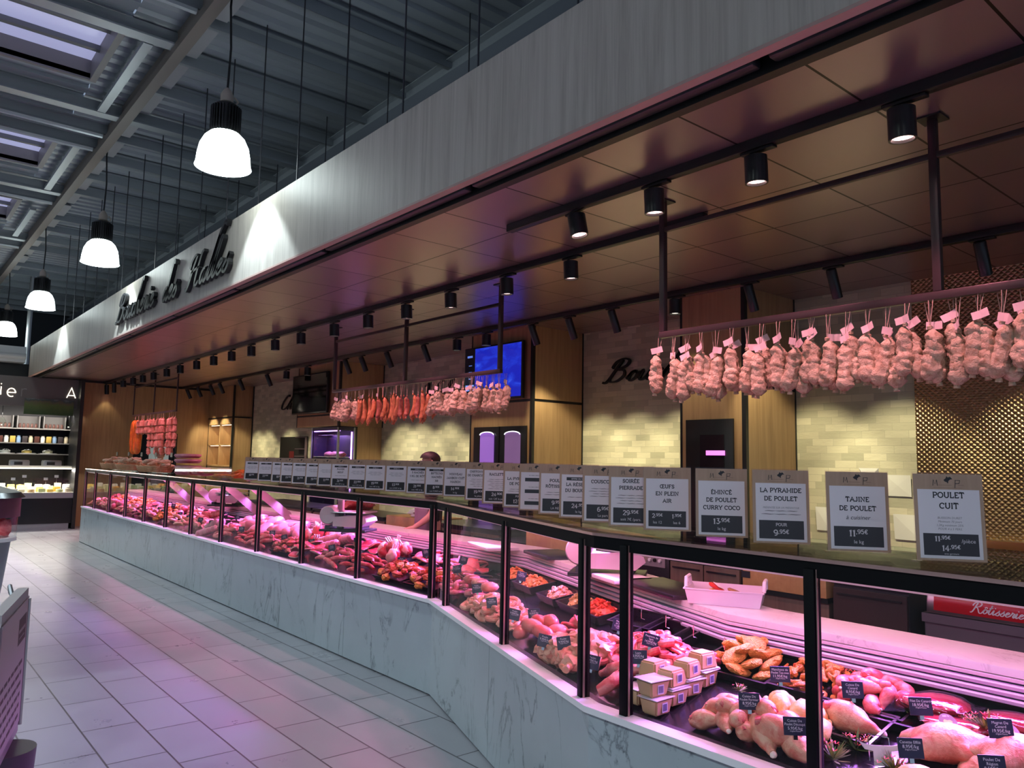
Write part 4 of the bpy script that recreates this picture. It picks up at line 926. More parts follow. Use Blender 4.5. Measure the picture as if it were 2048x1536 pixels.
def star(mb, lumps, c, sub=4, seed=0, k=.035, amp=.004):
    """one continuous skin round a smooth union of ellipsoids (centre, radii), seen from c"""
    def sd(p):
        ds = []
        for q, r in lumps:
            e = Vector(((p[0]-q[0])/r[0], (p[1]-q[1])/r[1], (p[2]-q[2])/r[2])).length; ds.append((e-1)*min(r))
        mn = min(ds); return mn-k*math.log(sum(math.exp(-(x-mn)/k) for x in ds))
    v, f = SPH[sub]; out = []; c = Vector(c)
    for d in v:
        t = .45
        while t > .004 and sd(c+d*t) > 0: t -= .012
        lo, hi = t, t+.012
        for _ in range(5):
            md = (lo+hi)/2
            if sd(c+d*md) > 0: hi = md
            else: lo = md
        out.append(c+d*(lo+amp*noise.noise(d*9+Vector((seed, 0, 0)))))
    return mb.add(out, f)
def limb(mb, pts, rad, seed, n=12, amp=.18):
    P = smooth_pts([(p[0], p[1]) for p in pts], 4); Z = smooth_pts([(p[2], r) for p, r in zip(pts, rad)], 4)
    s0 = len(mb.v); mb.tube([(a[0], a[1], b[0]) for a, b in zip(P, Z)], [max(.003, b[1]) for b in Z], n)
    for i in range(s0, len(mb.v)):
        p = Vector(mb.v[i]); q = noise.noise(p*28+Vector((seed*3, 0, 0))); mb.v[i] = (p.x+q*.004*amp*5, p.y, p.z+q*.006*amp*5)
    return mb
def t_cutlet(k): m = MB(); blob(m, (0, 0, .014), (.047+.004*k, .037, .017), k, .20, 1.3, 3); blob(m, (.0, 0, .014), (.046+.004*k, .036, .0175), k+7, .22, 4, 3); return m.build('breaded_cutlet', MBREAD)
def t_wing(k, mt=None): return limb(MB(), [(0, 0, .015), (.022, .012, .02), (.045, 0, .016), (.066, -.018, .014)], (.012, .017, .012, .007), k, 8, .3).build('chicken_wing', mt or MORA)
def t_leg(k, mt=None, nm='chicken_drumstick', s=1.0):
    m = MB().mat(mt or MPALE)
    limb(m, [(-.085*s, .01, .03), (-.05*s, .02, .036), (0, .012, .036), (.05*s, -.008, .028), (.085*s, -.02, .02), (.105*s, -.024, .017)], [x*s for x in (.014, .044, .050, .034, .019, .013)], k, 14, .22)
    m.mat(MPINK); blob(m, (-.045*s, .015, .05*s), (.04*s, .03*s, .022*s), k+9, .35, 2, 2); m.mat(BONE); blob(m, (.112*s, -.026, .017), (.012*s, .013*s, .012*s), k, .2, 1, 2); return m.build(nm, None)
def t_rosette(k, mt=None, nm='rolled_rabbit'):
    m = MB(); pts = [((.006+.0052*t)*cos(t*.9+k), (.006+.0052*t)*sin(t*.9+k), .018+.010*(1-t/9)+.003*sin(t*3)) for t in [x*.5 for x in range(19)]]
    m.tube(pts, [.014+.003*noise.noise(Vector((q*.7, k, 0))) for q in range(19)], 8); blob(m, (0, 0, .012), (.05, .05, .014), k, .2, 2, 2); return m.build(nm, mt or MPINK)
def t_steak(k, mt=None, nm='raw_steak', sz=(.085, .055)):
    n = 26; o = []
    for q in range(n):
        a = 2*pi*q/n; rr = 1+.22*noise.noise(Vector((cos(a)*1.4+k*5, sin(a)*1.4, k))); o.append((sz[0]*rr*cos(a), sz[1]*rr*sin(a)))
    m = MB(); v = []; h = .013; bend = .014
    Z = lambda x, y: bend*sin(x*22+k)+bend*.6*sin(y*30)
    for s_, z in ((.97, 0), (1.0, .35*h), (1.0, .8*h), (.93, h), (.45, h*1.12)): v += [(x*s_, y*s_, .012+z+Z(x*s_, y*s_)) for x, y in o]
    v.append((0, 0, .012+h+Z(0, 0))); f = []; 
    m.mat(FATM); f1 = [(i*n+q, i*n+(q+1) % n, (i+1)*n+(q+1) % n, (i+1)*n+q) for i in (0, 1) for q in range(n)]
    m.mat(mt or MRED); f2 = [(i*n+q, i*n+(q+1) % n, (i+1)*n+(q+1) % n, (i+1)*n+q) for i in (2, 3) for q in range(n)]+[(4*n+q, 4*n+(q+1) % n, 5*n) for q in range(n)]+[tuple(range(n-1, -1, -1))]
    m.v = v; m.f = f1+f2; m.mi = [0]*len(f1)+[1]*len(f2); return m.build(nm, None)
def t_roast(k, mt=None, nm='tied_roast', L=.20, r=.05):
    m = MB().mat(mt or MPINK); n = 16; st = 22; v = []; f = []
    for i in range(st+1):
        t = i/st; rr = r*min(1, (t*8+.25))**.5*min(1, ((1-t)*8+.25))**.5*(1-.09*abs(cos(t*pi*6))**10)
        for q in range(n):
            a = 2*pi*q/n; d = 1+.10*noise.noise(Vector((cos(a)*1.5, sin(a)*1.5+k*3, t*5))); v.append((-L/2+L*t, rr*d*cos(a), r*.95+rr*d*sin(a)))
    for i in range(st):
        for q in range(n): f.append((i*n+q, i*n+(q+1) % n, (i+1)*n+(q+1) % n, (i+1)*n+q))
    m.add(v, f+[tuple(range(n-1, -1, -1)), tuple(st*n+q for q in range(n))]); m.mat(STRING)
    for i in range(6):
        x = -L/2+L*(i+.5)/6; m.tube([(x, r*1.0*cos(2*pi*q/14), r*.95+r*1.0*sin(2*pi*q/14)) for q in range(15)], .0018, 4)
    return m.build(nm, None)
def t_oval(k): m = MB(); blob(m, (0, 0, .032), (.055, .036, .034), k, .10, 1.2, 3); return m.build('veal_roulade', MLIV)
def t_chunk(k, mt, nm, s=.032): m = MB(); blob(m, (0, 0, s*.7), (s*1.35, s, s*.8), k+3, .42, 1.8, 3); return m.build(nm, mt)
def t_strip(k, mt, nm, L=.16, r=.014): return limb(MB(), [(-L/2, .01*k, r), (-L*.2, -.01, r*1.6), (L*.2, .012, r*1.4), (L/2, -.008, r)], (r*.7, r*1.2, r*1.1, r*.7), k, 10, .35).build(nm, mt)
def t_joint(k):
    m = MB().mat(MRED); blob(m, (0, 0, .055), (.06, .05, .065), k, .30, 1.5, 3); m.mat(FATM); blob(m, (-.025, .0, .06), (.04, .048, .06), k+4, .2, 1.5, 3); m.mat(BONE)
    for q in range(3): m.tube([(-.02+.02*q, .02, .09), (-.02+.024*q, .035, .15)], .007, 6)
    return m.build('meat_joint', None)
def t_ham(k): m = MB(); star(m, [((0, 0, .06), (.11, .065, .06)), ((.10, 0, .05), (.06, .035, .035))], (.03, 0, .055), 3, k); return m.build('whole_ham', MHAM)
def t_slice(k, mt, nm): m = MB().lathe([(0, .0), (.045, 0), (.049, .006), (.046, .012), (0, .013)], 18, T(0, 0, .01, 0, .25)); return m.build(nm, mt)
PROTO = {}; MADE = set()
def proto(kind, k):
    if (kind, k) in PROTO: return PROTO[(kind, k)]
    f = {'cutlet': lambda: t_cutlet(k), 'wing': lambda: t_wing(k), 'leg': lambda: t_leg(k), 'yleg': lambda: t_leg(k, MYEL, s=.9), 'bigleg': lambda: t_leg(k, MPALE, 'poultry_drumstick', 1.25), 'dleg': lambda: t_leg(k, MPINK, 'duck_drumstick', .62),
         'rosette': lambda: t_rosette(k), 'paup': lambda: t_rosette(k, MPALE, 'stuffed_roll'), 'steak': lambda: t_steak(k), 'chop': lambda: t_steak(k, MPINK, 'pork_chop', (.07, .05)), 'roast': lambda: t_roast(k), 'roll': lambda: t_roast(k, MHAM, 'rolled_roast', .34, .05),
         'oval': lambda: t_oval(k), 'chunk': lambda: t_chunk(k, MPALE, 'poultry_piece', .036), 'rabbit': lambda: t_strip(k, MPINK, 'rabbit_piece', .20, .022), 'strip': lambda: t_strip(k, MRED, 'beef_strip'), 'pstrip': lambda: t_strip(k, MPINK, 'pork_strip', .18, .017),
         'kebab': lambda: t_chunk(k, (MREDM, MORA, MDARKM)[k % 3], 'marinated_piece', .030), 'joint': lambda: t_joint(k), 'ham': lambda: t_ham(k), 'saus': lambda: t_strip(k, MCOOK, 'fresh_sausage', .15, .017), 'flat': lambda: t_strip(k, MCOOK, 'flat_sausage', .19, .019),
         'slice': lambda: t_slice(k, MPINK, 'poultry_slice'), 'char': lambda: t_chunk(k, MCHAR, 'charcuterie_piece', .042), 'orange': lambda: t_chunk(k, MORA, 'glazed_piece', .040), 'pale': lambda: t_chunk(k, MPALE, 'pale_piece', .045), 'dark': lambda: t_chunk(k, MDARKM, 'herbed_piece', .034), 'hslice': lambda: t_slice(k, MHAM, 'ham_slice')}[kind]
    PROTO[(kind, k)] = f(); return PROTO[(kind, k)]
CAT = {'cutlet': 'cutlet', 'wing': 'chicken wing', 'leg': 'chicken leg', 'yleg': 'chicken leg', 'bigleg': 'poultry leg', 'dleg': 'duck leg', 'roast': 'roast', 'roll': 'roast', 'saus': 'sausage', 'flat': 'sausage', 'joint': 'meat joint', 'ham': 'ham'}
def item(kind, k, loc, rot, s, label, group):
    p = proto(kind, k); key = (kind, k)
    o = p if key not in MADE else p.copy()
    if key in MADE: COL.objects.link(o)
    MADE.add(key); o.location = loc; o.rotation_euler = rot; o.scale = (s, s, s)
    return tag(o, label, CAT.get(kind, 'piece of meat'), group)
rp = random.Random(5)
def pile(i, t, s, kind, n, a, b, H, label, group, sc=1.0, var=3, tilt=.35, aim=None, spread_=1.0):
    """n pieces heaped round point (t, s) of section i; a along the counter, b across"""
    ang0 = math.atan2(DIR[i].y, DIR[i].x)
    for q in range(n):
        r_ = math.sqrt((q+.5)/n); th = q*2.39996+n
        u, v = a*r_*cos(th)*spread_, b*r_*sin(th)*spread_
        ss = min(.66, max(.11, s+v)); c = cp(i, t+u, ss)
        h = H*(1-r_*r_)+rp.uniform(0, .006)
        rot = (rp.uniform(-tilt, tilt), rp.uniform(-tilt, tilt), ang0+(rp.uniform(0, 6.28) if aim is None else aim+rp.uniform(-.5, .5)))
        item(kind, q % var, (c.x, c.y, deckz(ss)+.012+h), rot, sc*rp.uniform(.88, 1.1), label, group)
def ts_of(px, py, i, h=0):
    p = ondeck(px, py, i, h); w = Vector((p.x, p.y))-PATH[i]; return w.dot(DIR[i]), w.dot(NRM[i])
# trays ---------------------------------------------------------------
TRAYM = plain('black_tray', (.013, .012, .014), .22)
def tray_mesh(a, b, h=.035):
    m = MB(); r0, r1 = (a, b), (a-.012, b-.012)
    o = [(-a, -b), (a, -b), (a, b), (-a, b)]; i_ = [(x*(1-.010/a), y*(1-.010/b)) for x, y in o]; f_ = [(x*(1-.024/a), y*(1-.024/b)) for x, y in o]
    v = [(x*(1-.018/a), y*(1-.018/b), 0) for x, y in o]+[(x, y, h) for x, y in o]+[(x, y, h) for x, y in i_]+[(x, y, .004) for x, y in f_]
    f = [(3, 2, 1, 0)]+[(l*4+q, l*4+(q+1) % 4, l*4+4+(q+1) % 4, l*4+4+q) for l in range(3) for q in range(4)]+[(12, 13, 14, 15)]
    return m.add(v, f)
TRC = {}
def tray(i, t, s, a, b, label, h=.035, lift=0):
    c = cp(i, t, s); ang = math.atan2(DIR[i].y, DIR[i].x); key = (round(a, 3), round(b, 3), h)
    if key not in TRC: o = TRC[key] = tray_mesh(a, b, h).build('serving_tray', TRAYM, smooth=False)
    else: o = TRC[key].copy(); COL.objects.link(o)
    o.location = (c.x, c.y, deckz(s)+.002+lift); o.rotation_euler = (math.atan(.19), 0, ang)
    return tag(o, label, 'tray', 'black serving trays')
def heap(i, t, s, a, b, H, mat, label, seed, n=75, L=.045, r=.008):
    m = MB(); rn = random.Random(seed)
    for q in range(n):
        rr = math.sqrt(rn.random()); th = rn.uniform(0, 6.28); x, y = a*rr*cos(th), b*rr*sin(th); z = H*(1-rr*rr)*rn.uniform(.5, 1)+.008; w = rn.uniform(0, 6.28); l = L*rn.uniform(.6, 1.1)/2
        m.tube([(x-l*cos(w), y-l*sin(w), z), (x, y, z+.008), (x+l*cos(w), y+l*sin(w), z+rn.uniform(-.006, .01))], [r*.7, r*1.15, r*.7], 6)
    blob(m, (0, 0, H*.28), (a*.95, b*.95, H*.6), seed, .15, 2, 3)
    o = m.build('marinated_strips', mat); c = cp(i, t, s); o.location = (c.x, c.y, deckz(s)+.012); o.rotation_euler = (math.atan(.19), 0, math.atan2(DIR[i].y, DIR[i].x))
    return tag(o, label, 'marinated meat', kind='stuff')
# price labels ----------------------------------------------------------
CARD = plain('navy_card', (.014, .016, .045), .3); CARDT = plain('card_print', (.75, .72, .80), .5)
def card(p, lines, label, w=.068, h=.052, yaw=None, lean=-.25, roll=0):
    yaw = math.atan2(-.70, .72) if yaw is None else yaw
    r = thing('price_label', label, 'price label', p, yaw, 'small navy price labels in the counter', rx=lean, ry=roll)
    B = Matrix(((1, 0, 0, 0), (0, 0, -1, 0), (0, 1, 0, 0), (0, 0, 0, 1)))
    MB().rbox((-w/2, -.0012, .012), (w/2, .0012, .012+h), .001).build('card', CARD, r, smooth=False)
    MB().box((-.006, 0, 0), (.006, .012, .016)).build('clip', CHROME, r, smooth=False)
    m = MB(); n = len(lines); y = .012+h-.004
    for q, ln in enumerate(lines):
        big = any(ch.isdigit() for ch in ln) and '€' in ln
        hh = .0088 if big else (.0075 if q < n-1 or n < 3 else .004)
        y -= hh*1.35; text(m, ln, 0, y, hh, B @ Matrix.Translation((0, 0, .0014)), w*.88)
    m.build('print', CARDT, r, smooth=False); return r
def card_at(px, py, i, up, lines, label, **kw):
    p = ondeck(px, py, i, up); return card((p.x, p.y, p.z), lines, label, **kw)
# garnish ---------------------------------------------------------------
LEAF = plain('leaf_green', (.10, .17, .04), .4); LEAF2 = plain('leaf_yellow', (.32, .34, .10), .4); FLOW = plain('red_flower', (.65, .06, .05), .5)
def make_garnish(seed, n=70, R_=.07):
    r = thing('herb_garnish', '', 'garnish'); rn = random.Random(seed); m = MB(); fl = MB()
    for q in range(n):
        a = rn.uniform(0, 6.28); e = rn.uniform(.05, 1.3); L = R_*rn.uniform(.5, 1.1); d = Vector((cos(a)*cos(e), sin(a)*cos(e), sin(e)*.8)); b = d*R_*.35*rn.random(); w = Vector((-sin(a), cos(a), .3))*.004
        m.mat(LEAF if q % 3 else LEAF2).add([b-w*.4, b+w*.4, b+d*L*.55+w, b+d*L, b+d*L*.55-w], [(0, 1, 2, 3, 4)])
    for q in range(9):
        a = rn.uniform(0, 6.28); rr = R_*rn.uniform(.2, .8); c = Vector((rr*cos(a), rr*sin(a), R_*rn.uniform(.35, .7)))
        for z in range(5): fl.add([c, c+Vector((cos(z*1.26)*.012-.003*sin(z*1.26), sin(z*1.26)*.012, .005)), c+Vector((cos(z*1.26+.5)*.013, sin(z*1.26+.5)*.013, .007))], [(0, 1, 2)])
    m.build('leaves', None, r, smooth=False); fl.build('flowers', FLOW, r, smooth=False); return r
GAR = [make_garnish(1), make_garnish(2)]; gseen = [0, 0]
def garnish(px, py, i, h, label, s=1.0):
    global gseen
    k = sum(gseen) % 2; p = ondeck(px, py, i, h)
    o = GAR[k] if not gseen[k] else dup(GAR[k], p); gseen[k] += 1
    o.location = p; o.rotation_euler.z = px*.37; o.scale = (s, s, s); tag(o, label, 'garnish', 'green and red garnishes')
# ================== near section (right of the second corner)
def near(px, py, h=0, i=2): return ts_of(px, py, i, h)
t, s = near(1500, 1345); tray(2, t, s, .15, .13, 'black tray under the orange breaded cutlets'); pile(2, t, s, 'cutlet', 19, .125, .10, .085, 'orange breaded cutlet heaped on a tray behind the terrine tubs', 'breaded cutlets', 1.0, 3, .55)
t, s = near(1640, 1380); tray(2, t, s, .15, .12, 'black tray under the small orange chicken wings'); pile(2, t, s, 'wing', 58, .14, .10, .06, 'small orange marinated chicken wing in the heap right of the breaded cutlets', 'marinated chicken wings', .72, 3, .8)
t, s = near(1745, 1415); tray(2, t, s, .15, .11, 'black tray holding pink duck legs'); pile(2, t, s, 'dleg', 18, .12, .08, .055, 'small pink duck leg piled on the tray behind the Cuisse de Canard card', 'duck legs', .80, 3, .8)
t, s = near(1880, 1455); tray(2, t, s, .17, .12, 'black tray holding vacuum-packed duck fillets')
FILM = glass('vacuum_film', (.95, .9, .93), 1.4, .08)
def pack(t, s, h, rz, label, sc=1.0, tilt=0):
    c = cp(2, t, s); r = thing('vacuum_pack', label, 'vacuum pack', (c.x, c.y, deckz(s)+.012+h), rz, 'vacuum-packed duck breasts', rx=tilt)
    m = MB(); blob(m, (0, 0, .022), (.10*sc, .055*sc, .020), 3+h*50, .14, 1.4, 3); m.build('duck_breast', MDUCK, r)
    m = MB(); blob(m, (0, 0, .022), (.112*sc, .066*sc, .0235), 3+h*50, .16, 1.4, 3)
    m.add([(-.15*sc, -.07*sc, .012), (-.09*sc, -.075*sc, .02), (-.09*sc, .075*sc, .02), (-.15*sc, .07*sc, .014)], [(0, 1, 2, 3)]).build('clear_film', FILM, r)
A2 = math.atan2(DIR[2].y, DIR[2].x)
pack(t-.02, s+.02, .030, A2+.5, 'dark red duck breast in clear film, on top behind the Filet de Canard card', 1.05, .2); pack(t+.06, s-.04, .004, A2+.2, 'duck breast in clear film at the front right of the Filet de Canard card', .95); pack(t-.06, s+.05, .0, A2-.3, 'duck breast in clear film at the back of the Filet de Canard tray', .95)
t, s = near(2035, 1490); tray(2, t, s, .17, .12, 'black tray holding Magret de Canard packs at the right edge'); pack(t, s+.03, .02, A2+.3, 'duck magret in clear film behind the Magret de Canard card', 1.0, .15); pack(t+.07, s-.04, .0, A2, 'duck magret in clear film at the right picture edge', 1.0)
t, s = near(1492, 1470); pile(2, t, s, 'leg', 18, .15, .12, .06, 'raw pink farm chicken leg in the pile under the Cuisse de Poulet Fermier card', 'farm chicken legs', .66, 3, .5)
t, s = near(1575, 1455, .03); pile(2, t, s, 'yleg', 10, .11, .08, .06, 'yellow-skinned chicken leg at the back of the leg pile by the post', 'yellow chicken legs', .72, 3, .5)
t, s = near(1560, 1510); pile(2, t, s, 'bigleg', 5, .09, .06, .04, 'large pale poultry leg lying in front of the blue Poulet label', 'large poultry legs', .70, 3, .25, 0)
t, s = near(1690, 1470); tray(2, t, s+.03, .12, .11, 'nearly empty black tray with one pale leg'); pile(2, t, s, 'bigleg', 1, .01, .01, .02, 'single long pale poultry leg on the nearly empty tray', 'single poultry leg', .72, 1, .1, 0)
def bird(px, py, h, rz, label, s=1.0, sticker=True, mt=None):
    p = ondeck(px, py, 2, h); r = thing('whole_bird', label, 'whole bird', p, rz, 'whole dressed birds'); r.scale = (s, s, s)
    m = MB(); star(m, [((0, 0, .075), (.13, .085, .075)), ((.09, .055, .06), (.075, .035, .04)), ((.09, -.055, .06), (.075, .035, .04)), ((-.06, .085, .06), (.05, .03, .03)), ((-.06, -.085, .06), (.05, .03, .03)), ((-.13, 0, .075), (.05, .04, .04))], (0, 0, .06), 4, s*9, .010, .004); m.build('carcass', mt or MPALE, r)
    if sticker:
        d = MB().mat(plain('brown_sticker', (.12, .075, .06), .4)).lathe([(0, .0012), (.036, .0012), (.037, 0)], 24, cap=False).mat(plain('gold_print', (.75, .42, .05), .5)).prism([(x*.02, y*.014) for x, y in ((-.8, -.6), (-.2, -.9), (.6, -.7), (.9, .1), (.5, .6), (-.1, .5), (-.6, .8), (-1, .3))], .0004, T(0, 0, .0013))
        d.mat(CARDT); text(d, 'PRÊT À', 0, .022, .006, T(0, 0, .0014)); text(d, 'CUIRE', 0, -.026, .006, T(0, 0, .0014))
        o = d.build('round_sticker', None, r, smooth=False); q = Vector((.0, -.0, .152)); o.matrix_local = T(-.02, -.045, .142, -rz-.65, .75) 
    return r
bird(1895, 1525, .0, 2.2, 'plump pink duck with a round brown sticker behind the Canette label', .74)
bird(2030, 1550, .0, 2.5, 'pink chicken with a round brown sticker at the bottom right corner', .74)
bird(1850, 1610, -.02, 1.2, 'yellow-skinned chicken cut by the bottom edge below the Canette label', .66, False, MYEL)
bird(1960, 1560, -.02, .6, 'small pale bird between the duck and the Poulet de Région label', .55, False)
r = thing('bull_head_marker', 'white bull-head shaped price holder in the near display', 'price holder', ondeck(1767, 1532, 2, .0), math.atan2(-.7, .72), rx=-.2)
B_ = Matrix(((1, 0, 0, 0), (0, 0, -1, 0), (0, 1, 0, 0), (0, 0, 0, 1)))
m = MB().prism([(-.026, 0), (.026, 0), (.026, .040), (.05, .044), (.066, .066), (.052, .060), (.030, .056), (-.030, .056), (-.052, .060), (-.066, .066), (-.05, .044), (-.026, .040)], .004, B_); m.build('plaque', WPLAS, r, smooth=False)
MB().tube([(-.03, .02, .01), (-.03, .02, .085), (.03, .02, .075), (.03, .02, .01)], .002, 5).build('wire_foot', CHROME, r)
for px, py, h, lb, s in ((1690, 1362, .03, 'green garnish with red flowers behind the Cuisse de Canard card', .8), (1478, 1382, .02, 'small green garnish left of the Manchons card', .45), (1812, 1420, .02, 'green garnish left of the Filet de Canard card', .6), (1972, 1462, .03, 'bushy green garnish with red flowers left of the Magret card', .95), (1665, 1520, .0, 'bushy garnish at the foot of the black post', .95), (1712, 1500, .0, 'garnish with red flowers beside the bull-head holder', .9), (1790, 1545, .0, 'garnish with pink flowers at the bottom edge under the Canette label', .9), (1408, 1335, .02, 'tiny sprig with red flowers behind the terrine tubs', .45), (1935, 1455, .02, 'green garnish at the end of the duck fillet tray', .7)): garnish(px, py, 2, h, lb, s)
OR = 'origine France'
for px, py, h, ln, lb in ((1562, 1372, .095, ['Manchons de', 'Poulet Tex-mex', '11,95€/kg', OR], 'navy label reading Manchons de Poulet Tex-mex 11,95€/kg'), (1708, 1405, .095, ['Cuisse De', 'Canard', '8,95€/kg', OR], 'navy label reading Cuisse De Canard 8,95€/kg'), (1845, 1440, .095, ['Filet De Canard', '18,95€/kg', OR], 'navy label reading Filet De Canard 18,95€/kg'), (2006, 1487, .095, ['Magret De', 'Canard', '19,95€/kg', OR], 'navy label reading Magret De Canard 19,95€/kg'), (1500, 1428, .095, ['Cuisse De', 'Poulet Fermier', '8,95€/kg', OR], 'navy label reading Cuisse De Poulet Fermier 8,95€/kg'), (1592, 1480, .095, ['Cuisse De', 'Poulet Découpé', '5,95€/kg', OR], 'blue label reading Cuisse De Poulet 5,95€/kg half behind the post'), (1825, 1527, .095, ['Canette Effilé', '8,95€/kg', OR], 'navy label reading Canette Effilé 8,95€/kg'), (1990, 1565, .095, ['Poulet De', 'Région', '8,50€/kg', OR], 'navy label reading Poulet De Région 8,50€/kg')): card_at(px, py, 2, h, ln, lb)
card_at(1277, 1335, 2, .10, ['Lapin', '8,95€/kg', OR], 'navy label reading Lapin 8,95€/kg'); card_at(1298, 1300, 2, .10, ['Paupiette de', 'lapin', '14,95€/kg', OR], 'black label above the rabbit rosettes', roll=.25)
# terrine tubs
TUBM = plain('beige_tub', (.62, .40, .22), .35); LID = plain('clear_lid', (.72, .66, .74), .2); BARC = plain('barcode_label', (.70, .66, .80), .4); BARL = plain('barcode_ink', (.12, .10, .30), .5)
def make_tub():
    r = thing('terrine_tub', '', 'terrine tub'); a, b, h = .049, .041, .058
    v = [(x*a*.78, y*b*.78, 0) for x, y in ((-1, -1), (1, -1), (1, 1), (-1, 1))]; 
    bm = bmesh.new(); bmesh.ops.create_cube(bm, size=1)
    for q in bm.verts: k = 1 if q.co.z > 0 else .80; q.co = Vector((q.co.x*2*a*k, q.co.y*2*b*k, (q.co.z+.5)*h))
    bmesh.ops.bevel(bm, geom=[e for e in bm.edges], offset=.006, segments=2, affect='EDGES'); MB().bm(bm).build('tub', TUBM, r)
    MB().rbox((-a-.005, -b-.005, h-.001), (a+.005, b+.005, h+.003), .0015).build('lid', LID, r)
    m = MB().mat(BARC).box((-.014, -b*.86-.0045, .012), (.016, -b*.86-.003, .044)); m.mat(BARL)
    for q in range(7): m.box((-.010+q*.0034, -b*.86-.0052, .016), (-.0085+q*.0034, -b*.86-.0046, .040))
    m.build('barcode', None, r, smooth=False); return r
TUB = make_tub(); tn = 0
def tub(t, s, h, flip, label):
    global tn
    c = cp(2, t, s); z = deckz(s)+.004+h; o = TUB if not tn else dup(TUB, (0, 0, 0)); tn += 1
    o.location = (c.x, c.y, z+(.0615 if flip else 0)); o.rotation_euler = (pi if flip else 0, 0, A2+pi/2+(pi if flip else 0)+rp.uniform(-.12, .12)); tag(o, label, 'terrine tub', 'beige terrine tubs')
t0, s0 = near(1312, 1428); 
for q in range(4): tub(t0, s0+.093*q, 0, False, 'beige terrine tub in the lower right row, %s from the glass' % ORD[q+1])
for q in range(3): tub(t0-.11, s0+.03+.093*q, 0, False, 'beige terrine tub in the lower left row, %s from the glass' % ORD[q+1])
tub(t0-.01, s0-.005, .0625, False, 'lidded terrine tub standing on top at the front of the stack')
for q in range(3): tub(t0-.005, s0+.093+.093*q, .0625, True, 'upside-down terrine tub with barcode on the stack, %s behind the lidded one' % ORD[q+1])
tub(t0-.11, s0+.12, .0625, True, 'upside-down terrine tub on the left row of the stack')
t, s = near(1305, 1330); pile(2, t, s, 'rosette', 28, .16, .13, .075, 'pink rolled rabbit rosette in the heap behind the terrine tubs', 'rabbit rosettes', 1.0, 3, .5)
t, s = near(1405, 1352); pile(2, t, s, 'rabbit', 4, .05, .05, .03, 'long pink rabbit leg at the right side of the rosette heap', 'rabbit legs', .9, 3, .2, 1.2)
t, s = near(1275, 1375); pile(2, t, s, 'rabbit', 9, .10, .09, .045, 'glossy pink rabbit piece below the Lapin label', 'rabbit pieces', 1.0, 3, .3)
for q, (px, py) in enumerate(((1285, 1262), (1345, 1285), (1405, 1306))):
    t, s = near(px, py); tray(2, t, s, .13, .10, 'empty black tray in the back row, %s from the left' % ORD[q+1], .06)
r = thing('folded_slip', 'white paper slip lying behind the rabbit pile', 'paper slip', ondeck(1395, 1318, 2, .03), .4); MB().box((-.035, -.02, 0), (.035, .02, .001)).build('slip', PAPER, r)
r = MB().lathe([(0, 0), (.05, .0), (.05, .002), (0, .002)], 20).build('paper_disc', PAPER); r.location = ondeck(1420, 1428, 2, .01); tag(r, 'white paper disc on the bare black deck beside the chicken legs', 'paper disc')
for q, (px, py) in enumerate(((1283, 1228), (1332, 1245), (1387, 1264), (1449, 1290))):
    p = ondeck(px, py, 2, .09); m = MB().tube([(0, 0, .03), (0, 0, -.02), (.01, -.01, -.025)], .002, 5); o = m.build('hanger_hook', CHROME); o.location = p; tag(o, 'chrome hook over the empty back trays, %s from the left' % ORD[q+1], 'hook', 'chrome hooks')
# ================== angled section
mid_ = lambda px, py, h=0: ts_of(px, py, 1, h)
t, s = mid_(990, 1238); pile(1, t, s, 'paup', 46, .36, .12, .07, 'pale pink stuffed poultry roll in the long front heap of the angled counter', 'stuffed poultry rolls', .95, 3, .5)
t, s = mid_(915, 1195); pile(1, t, s, 'pstrip', 12, .12, .12, .05, 'pink strip of meat just past the first corner posts', 'strips past the first corner', .9, 3, .4)
t, s = mid_(1075, 1285); pile(1, t, s, 'oval', 9, .13, .12, .055, 'dark red oval veal roulade in the angled counter', 'veal roulades', 1.0, 3, .3)
t, s = mid_(1150, 1275); pile(1, t, s, 'slice', 6, .06, .05, .05, 'pink rounded poultry slice behind the veal roulades', 'poultry slices', 1.0, 3, .9)
t, s = mid_(1118, 1330); pile(1, t, s, 'chunk', 20, .13, .09, .05, 'mottled pink poultry piece in front of the veal roulades', 'mottled poultry pieces', 1.15, 3, .5)
t, s = mid_(1130, 1345); pile(1, t, s-.02, 'flat', 4, .05, .03, .02, 'long orange-pink flat sausage by the glass of the angled counter', 'flat sausages', 1.0, 3, .1, 0)
t, s = mid_(1175, 1330); pile(1, t, s, 'chunk', 24, .14, .13, .07, 'pink poultry piece heaped beside the second corner post', 'poultry pieces by the corner', 1.2, 3, .5)
t, s = mid_(1210, 1330); pile(1, min(t, 2.2), s, 'rosette', 10, .10, .10, .06, 'pink rolled piece heaped behind the second corner pane', 'rolled pieces by the corner', 1.0, 3, .5)
def clear_tub(t, s, h, label):
    c = cp(1, t, s); r = thing('clear_tub', label, 'plastic tub', (c.x, c.y, deckz(s)+.01+h), .3, 'clear plastic deli tubs')
    MB().lathe([(.060, 0), (.078, .06), (.083, .062), (.083, .068), (.072, .072), (0, .074)], 10).build('plastic_shell', FILM, r); m = MB(); blob(m, (0, 0, .030), (.060, .060, .030), t*9, .15, 2, 2); m.build('filling', MPALE if h else MPINK, r)
t, s = mid_(945, 1195)
for q in range(4): clear_tub(t+.17*q-.10, s-.02, 0, 'clear deli tub in the lower row of the angled counter, %s from the left' % ORD[q+1])
for q in range(3): clear_tub(t+.17*q-.02, s, .076, 'clear deli tub in the upper row of the angled counter, %s from the left' % ORD[q+1])
